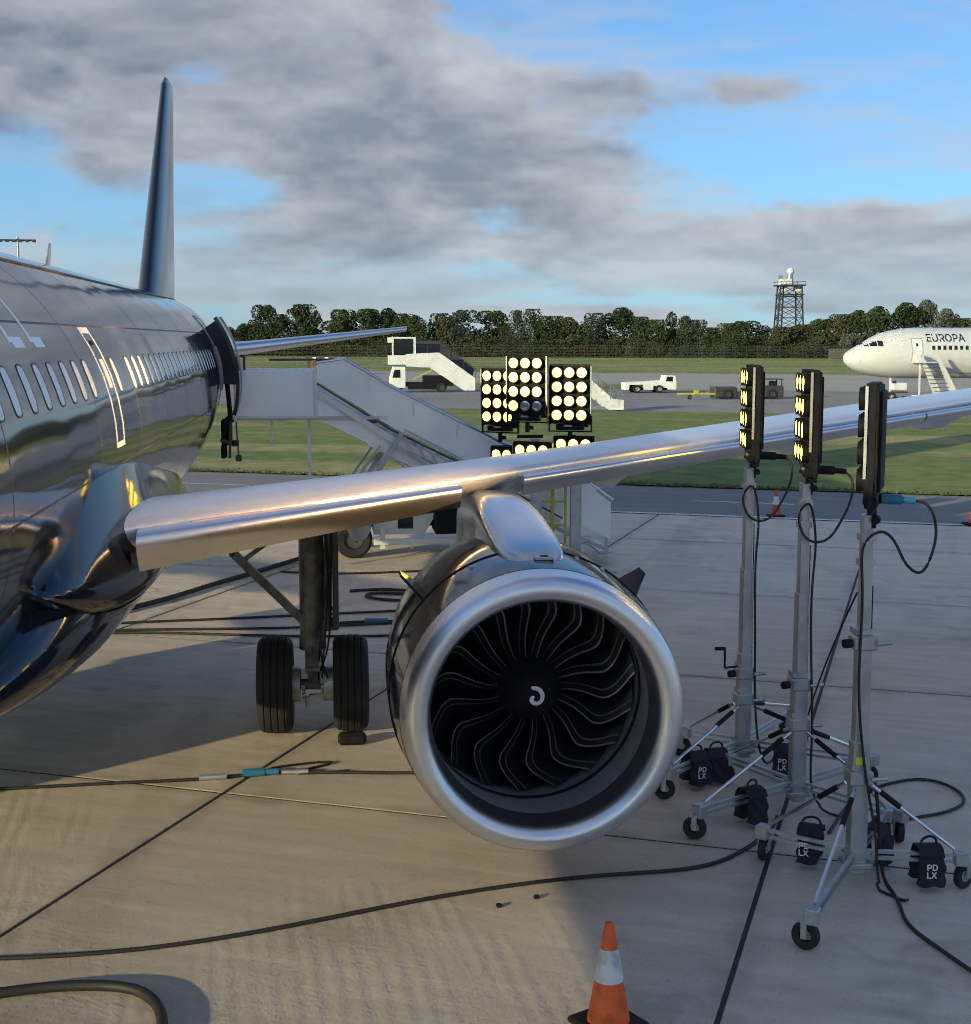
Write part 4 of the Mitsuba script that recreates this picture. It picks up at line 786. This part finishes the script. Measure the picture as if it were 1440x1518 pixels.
obj('door', patch2(4.95, 5.75, 3.15, 4.95, .015, 8), STAIRW, J2, smooth=False)
obj('door_outline', cat([patch2(4.90, 4.94, 3.1, 5.0, .018, 8), patch2(5.76, 5.80, 3.1, 5.0, .018, 8), patch2(4.94, 5.76, 4.96, 5.0, .018, 3)]), ALU, J2, smooth=False)
obj('radome_seam', patch2(1.02, 1.06, 2.6, 4.3, .006, 10), ALU, J2, smooth=False)
obj('door_window', patch2(5.25, 5.42, 4.35, 4.6, .022), GLASS, J2, smooth=False)
obj('belly_stripe', patch2(6.2, 22, 2.2, 2.26, .008, 3), ALU, J2, smooth=False)
lt = meshkit.text_mesh('EUROPA', .58, .02, True); v = lt.vertices.copy(); lt.vertices = np.array([sk2(6.1 + a, 4.74 + b, .012 + c) for a, b, c in v])
obj('lettering', lt, mat('navy_paint', pr((.02, .035, .10), .4)), J2, smooth=False, label='dark blue letters EUROPA')
obj('nose_gear', cat([cyl((NX + 4.0, NY, .3), (NX + 4.0, NY, 2.0), .1), cyl((NX + 4.0, NY - .35, .36), (NX + 4.0, NY + .35, .36), .06)]), JETW, J2)
for s in (-1, 1): wheel_y(NX + 4.0, NY + s * .25, .36, .2, J2, ALU)
obj('wing', loft([np.array([(NX + a + x * .5, NY - 1.2 - x, 2.4 + x * .1 + c) for a, c in ((12, 0), (13, .3), (16, .25), (19 - x * .2, 0), (16, -.2))]) for x in (0, 15)]), WING, J2)
obj('tail_fin', loft([np.array([(NX + a + z * .75, NY + c, 5.5 + z) for a, c in ((25, 0), (27, .2), (31 - z * .35, 0), (27, -.2))]) for z in (0, 6.5)]), JETW, J2)
s2 = thing('front_steps', 'light boarding steps leaning at the front door of the white airliner', 'boarding stairs')
for dx in (0, 1.35):
    obj('side_rail', prism_y([(NX + 4.9 + dx, 3.72), (NX + 5.15 + dx, 3.75), (NX + 6.75 + dx, .9), (NX + 6.75 + dx, .2), (NX + 6.4 + dx, .2)], NY - 3.2, NY - 3.1), JETW, s2, smooth=False)
for k in range(10): obj('step', box(NX + 5.75 + k * .165, NY - 3.15, 3.0 - k * .30, 1.35, .3, .04), DARK, s2, smooth=False)
obj('platform', cat([box(NX + 5.6, NY - 2.6, 3.12, 1.5, 1.4, .08), box(NX + 4.95, NY - 2.9, 3.5, .06, .5, .8), bar((NX + 5.1, NY - 3.0, 3.1), (NX + 5.1, NY - 3.0, .1), .12)]), JETW, s2, smooth=False)
obj('foot_frame', box(NX + 5.3, NY - 3.3, .55, 1.9, .1, .12), JETW, s2, smooth=False)
g2 = thing('ground_power_unit', 'small white ground unit under the nose of the white airliner', 'ground unit')
obj('body', box(NX + 3.6, NY - 2.5, 1.25, 1.15, .8, .55, bev=.04), TRUCKW, g2, smooth=False); obj('frame', cat([box(NX + 3.6, NY - 2.5, .8, 1.3, .8, .1), box(NX + 3.1, NY - 2.9, 1.6, .3, .05, .2)]), DARK, g2, smooth=False)
for x in (3.25, 3.95): wheel_y(NX + x, NY - 2.85, .25, .12, g2, DARK)

# ---------------------------------------------------------------- radar tower, flood mast, fence, barrier, trees
RT = thing('radar_tower', 'grey steel lattice tower with a pale radar head rising above the far trees', 'tower')
tx, ty = 0, 0
cor = lambda z: [(tx + sx * (3.1 - .8 * z / 18), ty + sy * (3.1 - .8 * z / 18), z) for sx, sy in ((-1, -1), (1, -1), (1, 1), (-1, 1))]
for k in range(4): obj('leg', bar(cor(0)[k], cor(18)[k], .32), DARK, RT, smooth=False)
lv = np.linspace(0, 18, 8)
for z in lv[1:]:
    c = cor(z); obj('ring_beam', cat([bar(c[k], c[(k + 1) % 4], .18) for k in range(4)]), DARK, RT, smooth=False)
for z0, z1 in zip(lv, lv[1:]):
    for k in range(4):
        a, b = cor(z0), cor(z1); obj('cross_brace', cat([bar(a[k], b[(k + 1) % 4], .13), bar(a[(k + 1) % 4], b[k], .13)]), DARK, RT, smooth=False)
obj('platform', cat([box(tx, ty, 18.1, 6.2, 6.2, .35), box(tx, ty, 15.9, 5.6, 5.6, .25)]), DARK, RT, smooth=False)
obj('guard_rail', cat([box(tx, ty - 3, 19, 6, .08, .08), box(tx, ty + 3, 19, 6, .08, .08), box(tx - 3, ty, 19, .08, 6, .08), box(tx + 3, ty, 19, .08, 6, .08)] + [box(tx + a, ty + b, 18.7, .1, .1, .9) for a in (-3, -1, 1, 3) for b in (-3, 3)]), DARK, RT, smooth=False)
obj('equipment_cabin', box(tx - 1.3, ty - .5, 18.9, 2.6, 2.4, 1.3, bev=.05), STAIRW, RT, smooth=False); obj('cabinet', box(tx - 1.6, ty, 17.2, 1.3, 2, 1.2), STAIRW, RT, smooth=False); obj('cabinet', box(tx + 1.9, ty, 17.2, 1.4, 2, 1.1), STAIRW, RT, smooth=False)
obj('radar_mount', cat([cyl((tx, ty, 18.2), (tx, ty, 20.9), .95, 16, .7), box(tx - 2.3, ty, 20.1, .9, .8, .7)]), ALU, RT)
obj('radar_dome', trimesh.creation.icosphere(3, .9).apply_transform(trimesh.transformations.translation_matrix((tx + .1, ty, 21.5))), MARK, RT, smooth=True)
obj('ladder', cat([bar((tx - 4.6, ty - 3.2, -1), (tx - 3.2, ty - 3.0, 18), .42, .3)]), DARK, RT, smooth=False)
for _k in [k for k in scene if k.startswith(RT + '__')]: scene[_k]['to_world'] = T().translate([136.4, 391.5, -.9]).scale(1.178)
FM = thing('flood_mast', 'thin floodlight mast whose lamp bar shows over the dark fuselage at the left edge', 'light mast')
mx, my = -21.3, 120.0
obj('pole', cyl((mx, my, 0), (mx, my, 13.3), .16, 12, .10), ALU, FM)
obj('crossbar', cat([box(mx, my, 13.05, 2.9, .15, .12), box(mx, my + .5, 13.05, 2.3, .1, .1), box(mx, my + .25, 13.1, .15, .8, .1)]), DARK, FM, smooth=False)
for k in range(6): obj('flood_lamp', box(mx - 1.35 + k * .54, my - .1, 12.97, .28, .22, .2, rz=.1), DARK, FM, smooth=False)
FE = thing('perimeter_fence', 'grey wire perimeter fence with pale posts in front of the trees', 'fence')
PST = mikit.ply(cat([box(0, 0, 1.6, .14, .14, 3.2), bar((0, 0, 3.2), (.0, -.3, 3.6), .1)]), DARK, False)
vs = np.arange(-215, 66, 3.0)
for i, v_ in enumerate(vs): scene[numbered(f'{FE}__post')] = again(PST, T().translate(list(gp(384, v_))))
obj('wire', cat([bar(gp(384, -215, z), gp(384, 66, z), .03) for z in np.arange(.3, 3.3, .42)]), DARK, FE, smooth=False)
for i in range(7):
    b_ = thing('barrier_block', f'{"first second third fourth fifth sixth seventh".split()[i]} of the red and white plastic barrier blocks from the left, far behind the stairs', 'barrier')
    obj('block', prism_y([(1.0 + i * .86, 1.9), (1.56 + i * .86, 1.9), (1.5 + i * .86, 2.45), (1.06 + i * .86, 2.45)], 199.8, 200.2), STAIRW if i % 2 else DRED, b_, smooth=False)
    obj('foot', box(1.38 + i * .86, 200, .95, .5, .5, 1.9), DRED, b_, smooth=False)
def crown(seed, n, dense, tall):
    """leaf clumps on the lobes of a crown inside the unit cube (width 1, height 1)"""
    r = np.random.default_rng(seed); lob = []
    for k in range(12 if tall else 17):
        h = r.uniform(.12, .92); rad = .5 * (1 - abs((h - .45) / .62) ** 2.4) if not tall else .46 * (1.12 - h)
        a = r.uniform(0, 2 * PI); d = rad * r.uniform(.35, 1.0) * .72
        lob.append((d * math.cos(a), d * math.sin(a), h, r.uniform(.15, .25) * (1.12 - .35 * h)))
    lob += [(0, 0, .5, .30), (0, 0, .82, .19), (0, 0, .22, .32), (.2, .05, .2, .22), (-.2, -.05, .2, .22)]; lob = np.array(lob)
    pick = r.integers(0, len(lob), n); d = r.normal(size=(n, 3)); d /= np.linalg.norm(d, axis=1, keepdims=True)
    c = lob[pick, :3] + d * (lob[pick, 3:] * (dense + (1 - dense) * r.random((n, 1)) ** .4)) * [1, 1, .85]
    c[:, 2] = np.clip(c[:, 2], .03, 1.02)
    s = r.uniform(.016, .036, (n, 1)); u = r.normal(size=(n, 3)); u /= np.linalg.norm(u, axis=1, keepdims=True); w = np.cross(u, r.normal(size=(n, 3))); w /= np.linalg.norm(w, axis=1, keepdims=True)
    v = np.stack([c + u * s, c + w * s * .8, c - u * s * .9, c - w * s * .7], 1).reshape(-1, 3); i = np.arange(n) * 4
    f = np.vstack([np.c_[i, i + 1, i + 2], np.c_[i, i + 2, i + 3]])
    shade = np.repeat(r.uniform(.75, 1.25, (len(lob), 1))[pick] * r.uniform(.85, 1.15, (n, 1)), 4, 0)
    return v, f, shade
KC = [(.044, .064, .030), (.058, .078, .034), (.078, .080, .042), (.062, .082, .058), (.130, .140, .110)]
KN = ['dark green', 'mid green', 'olive brown', 'grey green', 'pale grey green']
VAR = {}
def crown_ply(kind, var):
    if (kind, var) not in VAR:
        v, f, sh = crown(100 + var, 3400 if kind != 3 else 2200, .8, var == 3)
        VAR[kind, var] = mikit.ply((v, f), LEAF, True, color=np.clip(sh * np.array(KC[kind]), 0, 1)); VAR[kind, var]['face_normals'] = False
    return VAR[kind, var]
TRUNK = mikit.ply(cat([cyl((0, 0, 0), (.02, .01, .55), .028, 8, .014), cyl((.0, .0, .3), (.2, .05, .62), .012, 6, .005), cyl((.0, .0, .28), (-.17, .1, .6), .012, 6, .005), cyl((.01, 0, .4), (.05, -.16, .7), .01, 6, .004)]), BARK, 40)
TREES = [(-206.2,8.7,7.2,0),(-201,9.7,8.1,0),(-198.1,10.8,6.2,2),(-193.4,15.2,8.1,0),(-187.3,12.4,8.5,0),(-181.2,15.3,10.4,0),(-177,14,6.1,0),(-172,10.5,8.4,1),(-166.5,13.6,10.2,1),(-160.9,13.9,10.7,1),(-154.4,14.1,9.2,0),(-148.6,12.4,9.2,0),(-142.5,11.8,7.8,1),(-137.2,12.4,7.7,0),(-132,11.3,7.7,2),(-127.7,13.3,9.9,3),(-120.9,13.1,9.9,0),(-116.1,9.6,5.4,1),(-112.5,13.2,5.8,3),(-107.9,13.4,7.1,3),(-102.2,11.4,9.7,0),(-96,11.1,8.8,2),(-92.4,10,5.7,0),(-88.7,12.1,7.9,3),(-81.3,13.8,11.8,0),(-75.6,11.1,7.8,0),(-71.3,10.3,7.3,1),(-67,13.1,5.6,0),(-63.5,11.4,6.9,3),(-59.3,10.2,8.6,3),(-54.7,8.1,7.2,1),(-50.5,9.2,7.2,1),(-45.6,9.8,9.3,1),(-41.1,8.6,6.3,3),(-35.2,8.2,8.4,2),(-30,9,8.4,2),(-24.9,10.4,8.3,1),(-19.9,11.5,8.3,2),(-14.5,12.6,9.1,1),(-9.2,13.5,9,1),(-3.6,14.4,10.6,0),(2,15.2,8.1,4),(6.8,12.8,8.1,4),(11.4,10.3,8.9,1)]
def ordinal(n):
    o = 'first second third fourth fifth sixth seventh eighth ninth tenth eleventh twelfth thirteenth fourteenth fifteenth sixteenth seventeenth eighteenth nineteenth'.split()
    if n <= 19: return o[n - 1]
    t = ('', '', 'twenti', 'thirti', 'forti')[n // 10]
    return t + 'eth' if n % 10 == 0 else t[:-1] + 'y-' + o[n % 10 - 1]
for i, (v_, h_, w_, kd) in enumerate(TREES):
    k = thing('tree', f'{KN[kd]} tree, {ordinal(i + 1)} from the left in the far treeline', 'tree', 'trees of the far treeline')
    x, y, _z = gp(397 + rng.uniform(-4, 4), v_); M = T().translate([x, y, 0]).rotate([0, 0, 1], rng.uniform(0, 360)).scale([w_ * 1.38, w_ * 1.38, h_])
    scene[k + '__crown'] = again(crown_ply(kd, 3 if w_ < 6.3 and kd == 0 else int(rng.integers(0, 3))), M)
    scene[k + '__trunk'] = again(TRUNK, M)
def scrub(w, dw, v0, v1, n, h0, h1, seed, kinds):
    r = np.random.default_rng(seed); vv, ff, cc, o = [], [], [], 0
    for _ in range(n):
        v, f, sh = crown(200 + int(r.integers(0, 6)), 700, .8, False); kd = int(r.choice(kinds))
        h = r.uniform(h0, h1); wd = h * r.uniform(1.0, 1.7); x, y, _z = gp(w + r.uniform(-dw, dw), r.uniform(v0, v1))
        vv.append(v * [wd, wd, h] + [x, y, -.1 * h]); ff.append(f + o); o += len(v); cc.append(sh * np.array(KC[kd]) * r.uniform(.75, 1.2))
    return np.vstack(vv), np.vstack(ff), np.clip(np.vstack(cc), 0, 1)
v, f, c = scrub(391, 3, -215, 40, 190, 3.0, 7.5, 5, [0, 1, 2, 2, 2, 3])
v[:, 2] *= .9
obj('hedgerow', (v, f), LEAF, smooth=True, color=c, kind='stuff', label='tangled brown green hedge and scrub along the foot of the far treeline', cat_='hedge')
v, f, c = scrub(404, 9, 14, 420, 190, 8, 15, 6, [0, 0, 1, 2]); v2, f2, c2 = scrub(425, 14, -330, -15, 170, 7, 10, 8, [0, 0, 1])
obj('woodland', (np.vstack([v, v2]), np.vstack([f, f2 + len(v)])), LEAF, smooth=True, color=np.vstack([c, c2]), kind='stuff', label='far woodland behind and beyond the treeline', cat_='woodland')
for j, (v_, h_, w_) in enumerate(((-20.5, 6.2, 8.0), (-14, 5.5, 6.5))):
    k = thing('bush', ('pale grey bush left of the white airliner nose', 'pale grey bush just above the white airliner nose')[j], 'bush')
    x, y, _z = gp(388, v_ + 4); scene[k + '__crown'] = again(crown_ply(4, j), T().translate([x, y, 0]).rotate([0, 0, 1], 70 * j).scale([w_ * 1.2, w_ * 1.2, h_]))
    scene[k + '__stem'] = again(TRUNK, T().translate([x, y, 0]).scale([w_ * .6, w_ * .6, h_]))
obj('low_wall', loft([np.array([gp(380 - a, v, z) for a, z in ((0, 0), (0, 2.6), (.4, 2.6), (.4, 0))]) for v in (-22, 20)]), DARK, smooth=False, label='grey wall section at the foot of the trees behind the white airliner nose', cat_='wall')
